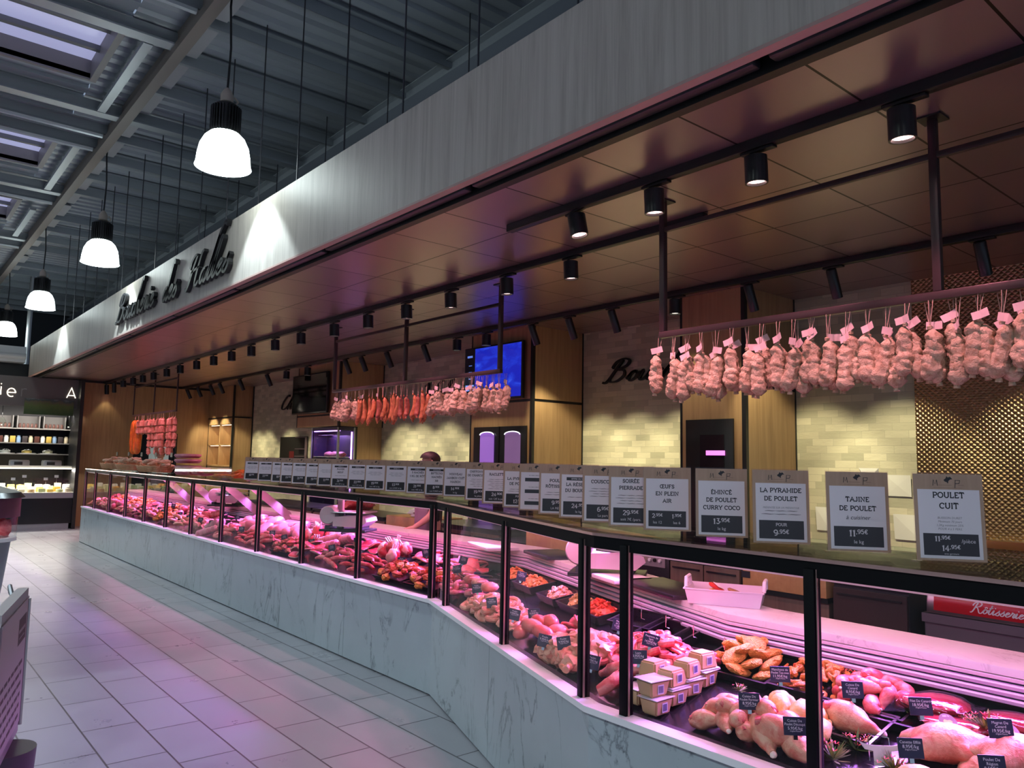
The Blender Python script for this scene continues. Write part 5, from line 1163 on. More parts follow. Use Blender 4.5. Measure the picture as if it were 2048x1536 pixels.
for px, py, mt, a, lb, sd in ((1050, 1158, MORA, .11, 'orange marinated strips in the back left tray of the angled counter', 1), (1095, 1172, MORA, .12, 'heap of orange marinated poultry strips behind the clear tubs', 2), (1120, 1202, MCOOK, .09, 'small scatter of orange pieces in a half empty tray', 3), (1165, 1220, MTAN, .10, 'tan curry-marinated pieces in a back tray', 4), (1222, 1228, MREDM, .13, 'bright red marinated pieces in the right back tray', 5), (905, 1160, MORA, .08, 'orange marinated pieces beside the first corner post', 6)):
    t, s = mid_(px, py); s = min(s, .60); tray(1, t, s, a+.03, .10, 'black tray under '+lb.split(' in ')[0].split(' behind')[0].split(' beside')[0], .05); heap(1, t, s, a, .07, .065, mt, lb, sd)
for q, (px, py) in enumerate(((985, 1220), (1025, 1245), (1070, 1245), (1085, 1300), (1130, 1305), (1180, 1345), (955, 1190), (1040, 1165), (915, 1150))):
    card_at(px, py, 1, .085, ['Poulet', '9,95€/kg', OR], 'small navy price label in the angled counter, %s by position along the heaps' % ORD[q+1], w=.06, h=.055, roll=(.2 if q % 2 else -.15))
card_at(1236, 1268, 1, .09, ['Paupiette', 'de Poulet', '11,95€/kg', OR], 'black label with white print between the second corner posts', roll=.25)
# ================== long section, eleven panes
BAYS = [('kebab', 'chop', 'kebab', 'chop'), ('strip', 'joint', 'pstrip', 'steak'), ('steak', 'roll', 'dark', 'joint'), ('pstrip', 'ham', 'strip', 'ham'), ('rabbit', 'ham', 'roll', 'hslice'), ('char', 'hslice', 'saus', 'roast'), ('saus', 'char', 'orange', 'roast'), ('pale', 'orange', 'chop', 'char'), ('pale', 'chop', 'saus', 'orange'), ('roast', 'orange', 'pale', 'char'), ('pale', 'orange', 'saus', 'dark')]
WORD = {'kebab': 'marinated red and orange piece', 'chop': 'pale pink pork chop', 'strip': 'long red beef strip', 'joint': 'red meat joint with bones', 'pstrip': 'long pink pork strip', 'steak': 'red steak with pale rim', 'roll': 'long pink rolled roast', 'dark': 'dark herbed piece', 'ham': 'pink whole ham', 'rabbit': 'pink lean piece', 'hslice': 'pink ham slice', 'char': 'brown-red charcuterie piece', 'saus': 'fresh orange-pink sausage', 'orange': 'orange glazed piece', 'roast': 'pink tied roast', 'pale': 'pale poultry piece'}
NUM = {'joint': 4, 'roll': 3, 'ham': 5, 'roast': 4, 'steak': 8, 'chop': 9, 'hslice': 8, 'saus': 9, 'kebab': 14, 'strip': 9, 'pstrip': 9, 'dark': 12, 'rabbit': 7, 'char': 10, 'orange': 10, 'pale': 9}
for b, kinds in enumerate(BAYS):
    tc = 14.75-(4.27+.972*b+.486) if b < 10 else .35
    bn = '%s glass bay from the corner' % ORD[b+1]
    for q, kd in enumerate(kinds):
        fr = q % 2 == 0; dt = .22 if q < 2 else -.22
        s = .235 if fr else .50; lb = '%s, %s heap, %s' % (WORD[kd], ('front' if fr else 'back')+(' right' if q < 2 else ' left'), bn)
        if not fr or kd in ('kebab', 'dark'): tray(0, tc+dt, s, .20, .12, 'black tray holding the %s heap, %s' % (('front' if fr else 'back')+(' right' if q < 2 else ' left'), bn))
        pile(0, tc+dt, s, kd, int(NUM[kd]*(1.6 if b < 5 else 1.2)), .20, .13, .075 if NUM[kd] > 5 else .055, lb, lb, .92 if kd != 'roll' else .85, 3, .4, None if kd not in ('roll', 'strip', 'pstrip', 'roast') else .3)
        if b < 8: c = cp(0, tc+dt+rp.uniform(-.08, .08), s-.03+rp.uniform(-.05, .08)); card((c.x, c.y, deckz(s)+.085), ['Boeuf', '12,95€', OR], 'small navy price label over the %s heap, %s' % (('front' if fr else 'back')+(' right' if q < 2 else ' left'), bn), w=.06, h=.055, roll=rp.uniform(-.3, .3), lean=-.15)
# ================================================================== BEHIND THE COUNTER
BX = 4.28
def unit(name, label, cat, y0, y1, z1, mat, doors=0, x=BX, dep=.55, top=None, group=None):
    r = thing(name, label, cat, (x, (y0+y1)/2, 0), 0, group); w = (y1-y0)/2-.003
    MB().box((.022, -w, 0), (dep, w, z1-.03)).build('body', DGREY, r, smooth=False)
    MB().box((-.01, -w, z1-.0295), (dep, w, z1)).build('top', top or BLACKP, r, smooth=False)
    n = max(1, doors)
    for k in range(n):
        a = -w+2*w*k/n; b = -w+2*w*(k+1)/n; d = MB().rbox((0, a+.004, .08), (.0215, b-.004, z1-.05), .002).build('door', mat, r, smooth=False)
        MB().box((-.012, a+.03, z1-.09), (-.001, b-.03, z1-.08)).build('handle', BLACK, d, smooth=False)
    return r
unit('base_cabinet', 'wood-fronted back cabinet behind the white plastic tub', 'cabinet', 2.86, 3.42, .885, DARKWOOD, 2)
unit('base_cabinet', 'dark back cabinet between the Rôtisserie oven and the beech drawer', 'cabinet', 1.84, 2.26, .87, plain('umber_front', (.05, .03, .028), .4), 1)
unit('base_cabinet', 'wood-fronted cabinet seen behind the butcher, with two doors', 'cabinet', 5.55, 6.75, .86, DARKWOOD, 3, 4.5)
unit('base_cabinet', 'low wood cabinet left of the butcher behind the scale', 'cabinet', 7.6, 9.4, .84, DARKWOOD, 3, 4.5)
unit('base_cabinet', 'dark wood cabinet far behind the slanting lilac arms', 'cabinet', 9.45, 11.6, .84, DARKWOOD, 3, 4.5)
unit('base_cabinet', 'dark low cabinet behind the angled counter', 'cabinet', 4.95, 5.5, .80, DARKWOOD, 1, 4.35)
r = thing('drawer_unit', 'beech drawer unit with dark label plates right of the wood cabinet', 'drawer unit', (BX, 2.56, 0))
MB().box((.02, -.27, 0), (.55, .27, .73)).build('body', DARKWOOD, r, smooth=False); MB().rbox((-.015, -.275, .745), (.55, .275, .88), .004).build('drawer', ORANGEWOOD, r); MB().box((0, -.275, .715), (.5, .275, .744)).build('black_gap', BLACK, r, smooth=False)
for y in (.25, -.2): MB().box((-.018, y-.03, .80), (-.0155, y+.03, .84)).build('label_plate', DGREY, r, smooth=False)
r = thing('oven', 'black oven with a white control panel of knobs behind the near scale', 'oven', (BX, 3.61, 0))
MB().rbox((.01, -.18, 0), (.5, .18, .90), .005).build('body', BLACKP, r); MB().box((.0, -.15, .78), (.0095, .15, .87)).build('control_panel', plain('panel_grey', (.30, .26, .27), .4), r, smooth=False)
for k in range(6): MB().lathe([(.013, 0), (.012, .012), (0, .013)], 12, WX(-.001, .115-.045*k, .825)).build('knob', WPLAS if k % 2 else BLACK, r)
r = thing('work_table', 'orange beech work table behind the near scale', 'table', (BX, 4.41, 0))
MB().rbox((-.02, -.49, .78), (.6, .49, .93), .004).build('table_block', ORANGEWOOD, r)
for y in (-.45, .45): 
    for x in (.03, .55): MB().box((x-.03, y-.03, 0), (x+.03, y+.03, .779)).build('leg', ORANGEWOOD, r, smooth=False)
r = thing('butcher_block', 'beech butcher block left of the butcher with a white cloth on it', 'butcher block', (4.5, 7.18, 0))
MB().rbox((0, -.38, .55), (.5, .38, .87), .005).build('block', ORANGEWOOD, r)
for y in (-.33, .33):
    for x in (.05, .45): MB().box((x-.03, y-.03, 0), (x+.03, y+.03, .549)).build('leg', DGREY, r, smooth=False)
m = MB(); blob(m, (0, 0, .04), (.17, .13, .06), 5, .35, 1.7, 3, flat=.6); m.build('crumpled_cloth', PAPER); o = COL.objects['crumpled_cloth']; o.location = (4.7, 7.1, .872); tag(o, 'crumpled white paper cloth on the butcher block', 'cloth')
# Rôtisserie machine
r = thing('rotisserie_oven', 'steel oven with a red panel reading Rôtisserie', 'oven', (4.32, .95, 0)); yl = .84
MB().rbox((.03, -.9, .05), (.7, yl, .74), .006).box((.0, -.9, .70), (.7, yl, .745)).build('body', plain('mauve_steel', (.36, .31, .34), .35, .8), r, smooth=False)
MB().box((.028, -.7, .12), (.034, yl-.12, .62)).build('door', plain('mauve_steel_door', (.30, .26, .29), .3, .8), r, smooth=False)
A = Matrix.Translation((0, 0, .748)) @ Matrix.Rotation(R(8), 4, 'Y')
MB().rbox((-.0, -.9, 0), (.06, yl-.02, .125), .012, A).build('sign_frame', STEEL, r)
d = MB().rbox((-.004, -.85, .018), (.0, yl-.06, .108), .0015, A).build('red_panel', plain('glossy_red', (.55, .008, .02), .18), r)
m = MB(); script(m, 'Rôtisserie', 0, 0, .052, A @ WX(-.0045, onx(1938, 1222, 4.3).y-.95, .036), .11, .001, .25, 1.25); m.build('script_lettering', plain('silver_letters', (.85, .80, .80), .3), r, smooth=False)
# dark and white slabs on the worktop
for px, py, lb, mt, sz in ((1335, 1180, 'black board on the worktop left of the white tub', BLACKP, (.135, .26)), (1245, 1160, 'white cutting board on the worktop right of the near scale', WPLAS, (.12, .13)), (1105, 1112, 'black board on the worktop left of the near scale', BLACKP, (.13, .2)), (985, 1095, 'white cutting board behind the first pane of the angled counter', WPLAS, (.12, .22))):
    p = onz(px, py, .873); ii = 1 if p.y > 2.35 else 2; aa = math.atan2(DIR[1].y, DIR[1].x)
    o = MB().rbox((-sz[1], -sz[0], 0), (sz[1], sz[0], .022), .004).build('worktop_board', mt); o.location = (p.x, p.y, .8725); o.rotation_euler.z = aa if p.y > 2.35 else (aa+A2)/2; tag(o, lb, 'board')
SCP = plain('scale_plastic', (.62, .50, .52), .35)
def make_scale():
    r = thing('weighing_scale', '', 'scale')
    MB().rbox((-.20, -.13, 0), (.22, .13, .02), .004).build('base_plate', BLACKP, r); MB().box((-.16, -.10, .02), (-.12, .10, .05)).box((.12, -.10, .02), (.16, .10, .05)).build('foot', DGREY, r, smooth=False)
    m = MB().lathe([(.0, -.10), (.070, -.10), (.078, -.09), (.078, .09), (.070, .10), (0, .10)], 28, T(-.14, 0, .135) @ Matrix.Rotation(pi/2, 4, 'X')); m.build('printer_drum', SCP, r)
    m = MB(); poly = [(-.08, .045), (.17, .045), (.225, .09), (.215, .12), (.16, .145), (-.08, .125)]
    m.add([(x, -.115, z) for x, z in poly]+[(x, .115, z) for x, z in poly], [tuple(range(5, -1, -1)), tuple(range(6, 12))]+[(q, (q+1) % 6, 6+(q+1) % 6, 6+q) for q in range(6)]); m.build('scale_body', SCP, r, smooth=False)
    MB().rbox((-.10, -.13, .158), (.22, .13, .168), .004).build('weighing_pan', STEEL, r); MB().box((.0, -.05, .14), (.1, .05, .158)).build('pan_support', DGREY, r, smooth=False)
    return r
SC1 = make_scale(); p = onz(1205, 1150, .873); SC1.location = (p.x+.03, p.y, .8725); SC1.rotation_euler.z = math.atan2(-.80, .60); SC1['label'] = 'pinkish weighing scale with a round printer drum, nearest on the worktop'; SC1['group'] = 'weighing scales'
for px, py, lb in ((690, 1062, 'pinkish weighing scale with a tall display pole on the long counter worktop'), (452, 1012, 'small far weighing scale with a display pole beyond the lilac arms')):
    p = onz(px, py, .873); o = dup(SC1, (p.x+.02, p.y, .8725), None, lb); MB().rbox((-.09, -.02, .02), (-.04, .02, .40), .004).build('display_pole', SCP, o); MB().rbox((-.15, -.035, .38), (.02, .03, .46), .006).build('display_head', SCP, o)
# white tub with packets
p = onz(1447, 1206, .873); r = thing('plastic_tub', 'white plastic tub with two raised handles holding food packets', 'tub', (p.x+.02, p.y, .8725), math.atan2(-.86, .45))
a, b, h = .17, .105, .07; bm = bmesh.new(); v = []
m = MB(); L_ = [(.9, 0), (.91, .0), (1, h), (1.03, h), (1.03, h-.006), (.97, h-.004), (.88, .006)]
rect = [(-1, -1), (1, -1), (1, 1), (-1, 1)]; vs = [(x*a*k, y*b*k, z) for k, z in L_[1:] for x, y in rect]; n = len(L_)-1
m.add(vs, [(3, 2, 1, 0)]+[(q*4+w, q*4+(w+1) % 4, q*4+4+(w+1) % 4, q*4+4+w) for q in range(n-1) for w in range(4)]+[tuple((n-1)*4+w for w in range(4))]); m.build('tub_shell', WPLAS, r, smooth=False)
for sx in (-1, 1): MB().tube([(sx*a*1.0, -.06, h-.004), (sx*a*1.01, -.042, h+.036), (sx*a*1.01, .042, h+.036), (sx*a*1.0, .06, h-.004)], .009, 8).build('handle', WPLAS, r)
PK = [plain('red_packet', (.65, .05, .04), .3), plain('yellow_packet', (.80, .48, .05), .3), plain('brown_packet', (.32, .18, .08), .4)]
Rz = Matrix.Rotation(r.rotation_euler.z, 4, 'Z')
for q, (x, y, z, rx, ry, mt, lb) in enumerate(((-.04, 0, .065, .5, .3, 0, 'red food packet with a white panel on top in the white tub'), (-.06, .03, .045, -.2, .3, 1, 'yellow food packet at the left in the white tub'), (.05, 0, .045, .2, -.3, 2, 'brown packet at the right in the white tub'), (.0, -.03, .04, .1, .1, 1, 'yellow packet under the red one in the white tub'))):
    m = MB().mat(PK[mt]); blob(m, (0, 0, 0), (.055, .036, .010), q, .12, 2, 2); 
    if mt == 0: m.mat(PAPER).box((-.02, -.02, .011), (.02, .02, .0125))
    o = m.build('food_packet', None); o.location = r.location+Rz @ Vector((x, y, z)); o.rotation_euler = (rx, ry, q*.7); tag(o, lb, 'food packet', 'food packets')
# red packed meat on the far bar
m = MB(); blob(m, (0, 0, .06), (.22, .12, .08), 8, .3, 1.6, 3); o = m.build('packed_meat', MRED); o.location = (4.72, 8.6, .85); tag(o, 'large red piece of packed meat behind the middle scale', 'meat')
for k in range(3):
    m = MB(); blob(m, (0, 0, .05), (.17, .055, .05), 30+k, .15, 1.5, 3); o = m.build('cured_ham', MHAM if k else MPINK); o.location = (5.72, 11.15+.2*k-.1, 1.49 if k < 2 else 1.49); o.rotation_euler.z = 1.5
    tag(o, 'pink ham inside the purple-lit cabinet, %s from the right on the upper shelf' % ORD[k+1], 'ham', 'hams in the ageing cabinet')
for k in range(3):
    m = MB(); blob(m, (0, 0, .05), (.17, .055, .05), 40+k, .15, 1.5, 3); o = m.build('cured_ham', MPINK if k else MHAM); o.location = (5.72, 11.05+.2*k, 1.27); o.rotation_euler.z = 1.5
    tag(o, 'pink ham inside the purple-lit cabinet, %s from the right on the lower shelf' % ORD[k+1], 'ham', 'hams in the ageing cabinet')
# ---------------------------------------------------------------- people
SKIN = plain('skin', (.62, .36, .27), .5); HAIR = plain('dark_hair', (.025, .016, .014), .55); SHIRT = plain('black_shirt', (.02, .018, .02), .7); APRON = plain('mauve_apron', (.26, .20, .23), .7); TROU = plain('dark_trousers', (.03, .028, .035), .7)
def skinned(name, pts, edges, rad, mat, parent, root=0, sub=2):
    me = bpy.data.meshes.new(name); me.from_pydata(pts, edges, []); o = bpy.data.objects.new(name, me); COL.objects.link(o); o.parent = parent; me.materials.append(mat)
    sm = o.modifiers.new('skin', 'SKIN'); sm.use_smooth_shade = True; ss = o.modifiers.new('sub', 'SUBSURF'); ss.levels = sub; ss.render_levels = sub
    if not me.skin_vertices: me.attributes  # layer made by the modifier
    for i, d in enumerate(me.skin_vertices[0].data): d.radius = rad[i] if isinstance(rad[i], tuple) else (rad[i], rad[i]); d.use_root = (i == root)
    return o
def make_person():
    r = thing('person', '', 'person')
    P = []; E = []; Rd = []
    def ad(p, rr, par=None):
        P.append(p); Rd.append(rr)
        if par is not None: E.append((par, len(P)-1))
        return len(P)-1
    pel = ad((0, 0, .95), (.15, .11)); w = ad((0, .01, 1.10), (.135, .10), pel); ch = ad((0, .015, 1.30), (.16, .11), w); up = ad((0, .0, 1.44), (.09, .075), ch); nk = ad((0, -.01, 1.50), .052, up)
    h1 = ad((0, -.035, 1.58), (.068, .080), nk); h2 = ad((0, -.04, 1.66), (.076, .095), h1); h3 = ad((0, -.03, 1.735), (.055, .07), h2)
    for sx in (-1, 1):
        hp = ad((sx*.09, 0, .88), .085, pel); kn = ad((sx*.10, -.015, .48), .058, hp); an = ad((sx*.10, .015, .09), .042, kn); ad((sx*.11, -.12, .035), .035, an)
        sh = ad((sx*.17, 0, 1.41), .060, up); el = ad((sx*.235, .0 if sx < 0 else -.03, 1.13), .043, sh); wr = ad((sx*.25, -.10 if sx < 0 else -.20, .93 if sx < 0 else 1.0), .029, el)
        b = Vector((0, -.06, -.09)) if sx < 0 else Vector((-.02, -.11, -.02)); w0 = Vector(P[wr]); pm = ad(tuple(w0+b*.75), (.042, .020), wr)
        side = Vector((1, 0, 0)); c = w0+b*.75
        for q, (o_, l) in enumerate(((-.030, .8), (-.010, .95), (.010, .9), (.029, .7))):
            k1 = ad(tuple(c+side*o_+b*.35), .0095, pm); k2 = ad(tuple(c+side*o_+b*(.35+.35*l)+Vector((0, .008, -.008))), .0085, k1); ad(tuple(c+side*o_*.9+b*(.35+.62*l)+Vector((0, .022, -.012))), .0075, k2)
        t1 = ad(tuple(w0+b*.45+side*(-sx)*.04), .011, wr); ad(tuple(w0+b*.85+side*(-sx)*.055), .009, t1)
    skinned('body', P, E, Rd, SKIN, r)
    f = MB().mat(SKIN); blob(f, (0, -.135, 1.645), (.012, .020, .018), 1, .05, 1, 2); f.build('nose', None, r)
    f = MB().mat(plain('eye_white', (.8, .78, .75), .3))
    for sx in (-1, 1): blob(f, (sx*.032, -.120, 1.672), (.013, .010, .008), 1, 0, 1, 2)
    f.mat(plain('iris', (.03, .02, .015), .2))
    for sx in (-1, 1): blob(f, (sx*.032, -.129, 1.672), (.006, .004, .006), 1, 0, 1, 2)
    f.build('eyes', None, r)
    f = MB(); blob(f, (0, -.118, 1.605), (.024, .010, .006), 2, .05, 1, 2); f.build('mouth', plain('lips', (.45, .16, .14), .4), r)
    f = MB()
    for sx in (-1, 1): blob(f, (sx*.078, -.02, 1.655), (.010, .020, .030), 3, .1, 1, 2)
    f.build('ears', SKIN, r)
    v, fc = SPH[4]; m = MB(); vv = []
    for d in v: 
        k = 1.0+.03*noise.noise(d*7); z = max(d.z, -.75 if d.y > .15 else .15-.3*max(0, d.y)); vv.append((d.x*.092*k, -.025+d.y*.112*k, 1.69+z*.085*k))
    m.add(vv, fc); m.build('hair', HAIR, r)
    s_ = [(0, 0, .93), (0, .01, 1.10), (0, .015, 1.30), (0, .0, 1.44), (-.17, 0, 1.41), (-.215, 0, 1.22), (.17, 0, 1.41), (.215, -.015, 1.22)]
    skinned('shirt', s_, [(0, 1), (1, 2), (2, 3), (3, 4), (4, 5), (3, 6), (6, 7)], [(.165, .125), (.15, .115), (.175, .125), (.10, .085), .072, .060, .072, .060], SHIRT, r)
    t_ = [(0, 0, .95), (-.09, 0, .88), (-.10, -.015, .48), (-.10, .015, .12), (.09, 0, .88), (.10, -.015, .48), (.10, .015, .12)]
    skinned('trousers', t_, [(0, 1), (1, 2), (2, 3), (0, 4), (4, 5), (5, 6)], [(.165, .125), .10, .075, .062, .10, .075, .062], TROU, r)
    m = MB(); n = 13; rows = []
    for z, wd, y_ in ((1.36, .10, -.155), (1.2, .15, -.165), (1.02, .19, -.16), (.8, .20, -.165), (.56, .21, -.15)): rows += [(wd*(2*q/(n-1)-1), y_+.11*abs(2*q/(n-1)-1)**2.2+.006*sin(q*2), z) for q in range(n)]
    m.add(rows, [(i*n+q, i*n+q+1, (i+1)*n+q+1, (i+1)*n+q) for i in range(4) for q in range(n-1)]); o = m.build('apron', APRON, r); sd = o.modifiers.new('thick', 'SOLIDIFY'); sd.thickness = .006
    MB().rbox((-.15, -.17, 0), (-.06, .06, .07), .02).build('shoe', BLACKP, r); MB().rbox((.06, -.17, 0), (.15, .06, .07), .02).build('shoe', BLACKP, r)
    return r
PE = make_person(); PE.location = (4.10, 6.08, 0); PE.rotation_euler.z = R(-112); PE.scale = (.885, .885, .885); PE['label'] = 'person in dark shirt and mauve apron working behind the counter, head above the price signs'
dup(PE, (4.75, 17.2, 0), R(-35), 'dark-haired person standing far back by the end doorway behind the hanging sausages')
# ---------------------------------------------------------------- goods on the far counter top
WICK = m_wood('wicker', [(.3, (.40, .20, .09)), (.6, (.62, .36, .18)), (.8, (.72, .46, .26))], (60, 60, 90))
def basket(loc, a, b, h, label, rz=0):
    r = thing('wicker_basket', label, 'basket', loc, rz, 'wicker baskets'); m = MB()
    for k in range(7): m.tube([(a*(.86+.14*k/6)*cos(2*pi*q/32), b*(.86+.14*k/6)*sin(2*pi*q/32), .01+h*k/6+(.004 if q % 2 else -.004)) for q in range(33)], h/11, 6)
    for q in range(28): m.tube([(a*.86*cos(2*pi*q/28), b*.86*sin(2*pi*q/28), .004), (a*cos(2*pi*q/28), b*sin(2*pi*q/28), h+.01)], .004, 5)
    m.lathe([(0, .004), (.85, .004), (.85, .01), (0, .01)], 28, Matrix.Diagonal((a, b, 1, 1))); m.build('woven_bowl', WICK, r)
    for sx in (-1, 1): MB().tube([(sx*a*.98, -.07, h), (sx*a*1.02, -.06, h+.06), (sx*a*1.02, .06, h+.06), (sx*a*.98, .07, h)], .009, 7).build('handle', WICK, r)
    return r
for k, (yy, lb) in enumerate(((13.75, 'far'), (12.75, 'middle'), (11.55, 'near'))):
    basket((3.12, yy, 1.2475), .48, .22, .075, 'long wicker basket of dried sausages on the counter top, the %s one of three' % lb, pi/2)
    rn = random.Random(k)
    for q in range(11):
        a_ = rn.uniform(0, 6.28); o = t_strip(q % 3, SWHITE if k != 1 or q % 3 else MDARKM, 'dried_sausage', .20, .024) if q < 3 and k == 0 else COL.objects[('dried_sausage', 'dried_sausage.001', 'dried_sausage.002')[q % 3]].copy()
        if not (q < 3 and k == 0): COL.objects.link(o)
        o.location = (3.12+rn.uniform(-.10, .10), yy-.36+.72*q/10, 1.30+.05*sin(pi*q/10)+rn.uniform(0, .03)); o.rotation_euler = (rn.uniform(-.2, .2), rn.uniform(-.3, .3), a_); tag(o, 'dried sausage heaped in the %s wicker basket on the counter top' % lb, 'sausage', 'dried sausages in the %s basket' % lb)
for k in range(5):
    yy = 14.1-.75*k; r = thing('flag_label', 'tiny black label on a stick over the baskets, %s from the far end' % ORD[k+1], 'label', (3.2, yy, 1.33), group='stick labels'); MB().tube([(0, 0, 0), (0, 0, .14)], .003, 5).build('stick', BLACK, r); MB().box((-.003, -.05, .13), (.003, .05, .19)).build('card', BLACKP, r, smooth=False)
for k in range(4):
    m = MB().lathe([(0, 0), (.13, 0), (.16, .03), (.15, .05), (0, .055)], 22, Matrix.Diagonal((1.0, 1.35, 1, 1))); o = m.build('pink_ham_disc', MHAM); o.location = (3.1+.01*k, 10.02+.05*k, 1.248+.062*k+(.02 if k > 1 else 0)); tag(o, 'pink flat ham in the stack on the counter top, %s from the bottom' % ORD[k+1], 'ham', 'stacked flat hams')
for k in range(5):
    m = MB(); blob(m, (0, 0, .035), (.10, .14, .035), 60+k, .2, 1.6, 3); o = m.build('cured_meat_piece', MCHAR if k % 2 else MPINK); o.location = (3.1, 9.72-.09*k, 1.25+.03*(k % 2)); tag(o, 'cured meat piece lying beside the ham stack, %s from it' % ORD[k+1], 'cured meat', 'cured meat on the counter top')
r = thing('glass_guard', 'clear glass guard on the far counter top around orange platters', 'glass guard', (3.1, 9.0, 1.2475)); MB().box((-.18, -.95, 0), (-.174, .95, .13)).box((-.18, -.95, 0), (.16, -.944, .13)).box((-.18, .944, 0), (.16, .95, .13)).build('panes', PANE, r, smooth=False)
for k in range(4):
    m = MB().mat(ORANGEWOOD).lathe([(0, 0), (.15, 0), (.17, .025), (0, .02)], 22).mat(MORA); blob(m, (0, 0, .03), (.13, .13, .02), k, .15, 2, 2); o = m.build('orange_platter', None); o.location = (3.1, 8.92-.20*k, 1.248+.002*k) if k else (3.1, 9.0, 1.29); o.scale = (.85, .85, .85) ; tag(o, 'orange platter on the far counter top behind the glass guard, %s from its far end' % ORD[k+1], 'platter', 'orange platters')
for k in range(12):
    o = item('saus', k % 3, (3.05+rp.uniform(-.08, .08), 8.0+rp.uniform(-.10, .12), 1.262+.012*(k % 5)), (0, 0, rp.uniform(0, 6.28)), .9, 'orange smoked sausage in the heap at the far end of the price signs', 'orange sausages on the counter top'); o.material_slots[0].link = 'OBJECT'; o.material_slots[0].material = SORANGE
# ================================================================== LEFT OF THE AISLE
# chilled island corner
MARO = plain('maroon_band', (.11, .035, .065), .35); GALV = plain('grey_green_panel', (.30, .35, .35), .3, .3)
r = thing('island_cooler', 'chilled island display with maroon rim and pink meat behind glass at the left edge', 'chilled island', (-.35, 7.4, 0))
def ring(name, mat, z0, z1, x1, y0, in0=0, in1=0, glassy=False):
    xa, xb = -1.4, x1+.35; ya, yb = y0-7.4, 1.8; rr = .22
    def outline(s): 
        pts = []
        for cx, cy, a0 in ((xb-rr, ya+rr, -90), (xb-rr, yb-rr, 0), (xa+rr, yb-rr, 90), (xa+rr, ya+rr, 180)): pts += [(cx+(rr-s)*cos(R(a0+15*k)), cy+(rr-s)*sin(R(a0+15*k))) for k in range(7)]
        return pts
    a, b = outline(in0), outline(in1); n = len(a)
    v = [(x, y, z0) for x, y in a]+[(x, y, z1) for x, y in b]; f = [(k, (k+1) % n, n+(k+1) % n, n+k) for k in range(n)]
    if not glassy: f += [tuple(range(n-1, -1, -1)), tuple(range(n, 2*n))]
    return MB().add(v, f).build(name, mat, r, ang=.5)
ring('kick', DGREY, 0, .12, .82, 6.06, .12, .12); ring('lower_panel', GALV, .12, .90, .82, 6.06, .10, .02); ring('white_trim', WHITE, .901, .925, .83, 6.05); ring('inner_deck', MRED, .926, .945, .76, 6.12, .1, .1)
ring('glass_band', PANE, .926, 1.06, .83, 6.05, .0, .0, True); ring('maroon_rim', MARO, 1.061, 1.19, .84, 6.04, .0, .0); ring('top_rim', BLACKP, 1.191, 1.225, .86, 6.02, 0, .03)
light('island_light', 'AREA', (.2, 6.3, 1.05), 9, (1, .4, .6), None, (0, 0, 0), size=.7)
for k in range(12):
    m = MB(); blob(m, (0, 0, .045), (.048, .035, .055), k*3, .3, 1.6, 2); o = m.build('packed_meat', (MPINK, MRED, MHAM)[k % 3]); o.location = (.745-.085*(k % 6)-.03*(k//6), 6.165+.09*(k//6), .947+.02*(k//6)); tag(o, 'pink packed meat in the left island cooler, %s row, %s from the right' % (('front', 'second')[k//6], ORD[k % 6+1]), 'packed meat', 'packed meat in the island')
# tilted information frame
d = Vector((-.26, -.966)); 
FRM = plain('mauve_frame', (.44, .37, .39), .4)
r = thing('info_stand', 'mauve information board with dark text lines in a rounded frame at the left edge', 'information board', (.49, 3.41, 0), math.atan2(.966, .26))
# local x runs from the near end towards the far end (0), board plane faces the aisle
B = Matrix(((1, 0, 0, 0), (0, 0, -1, 0), (0, 1, 0, 0), (0, 0, 0, 1)))
w, h0, h1 = .62, .49, 1.0
bm = bmesh.new(); bmesh.ops.create_cube(bm, size=1)
for v in bm.verts: v.co = Vector((-w/2+v.co.x*w, v.co.y*.035, (h0+h1)/2+v.co.z*(h1-h0)))
bmesh.ops.bevel(bm, geom=[e for e in bm.edges if abs(e.verts[0].co.y-e.verts[1].co.y) > .01], offset=.035, segments=5, affect='EDGES'); MB().bm(bm).build('frame', FRM, r, ang=.5)
MB().box((-w+.035, -.0215, h0+.04), (-.05, -.018, h1-.035)).build('poster', plain('mauve_poster', (.64, .50, .55), .5), r, smooth=False)
MB().tube([(-.030, -.022, h0+.02), (-.030, -.022, h1-.04)], .006, 8).build('chrome_edge', STEEL, r)
m = MB().mat(plain('maroon_print', (.14, .07, .09), .6)); Z = B @ Matrix.Translation((0, 0, .0218))
m.add([(-.24, h1-.17, 0), (-.07, h1-.17, 0), (-.07, h1-.08, 0), (-.24, h1-.08, 0)], [(0, 1, 2, 3)], Z)
for q in range(6):
    x = -.10; rn = random.Random(q)
    while x > -.50: w_ = rn.uniform(.03, .09); m.add([(x-w_, h1-.252-.038*q, 0), (x, h1-.252-.038*q, 0), (x, h1-.238-.038*q, 0), (x-w_, h1-.238-.038*q, 0)], [(0, 1, 2, 3)], Z); x -= w_+.012
m.mat(plain('mauve_print', (.5, .42, .45), .6)).stroke([(-.225, h1-.125), (-.085, h1-.125)], .012, 0, Z).stroke([(-.215, h1-.15), (-.1, h1-.15)], .006, 0, Z); m.build('print', None, r, smooth=False)
MB().lathe([(.11, 0), (.115, .02), (.10, .1), (.09, .25), (.095, .40), (.10, h0-.002), (0, h0-.001)], 26, T(-.22, .0, 0)).build('pedestal', plain('purple_pedestal', (.10, .06, .09), .4), r)
MB().tube([(-.02, .03, .95), (.02, .05, 1.0), (.05, .05, .97)], .008, 7).build('clip', GREY, r)
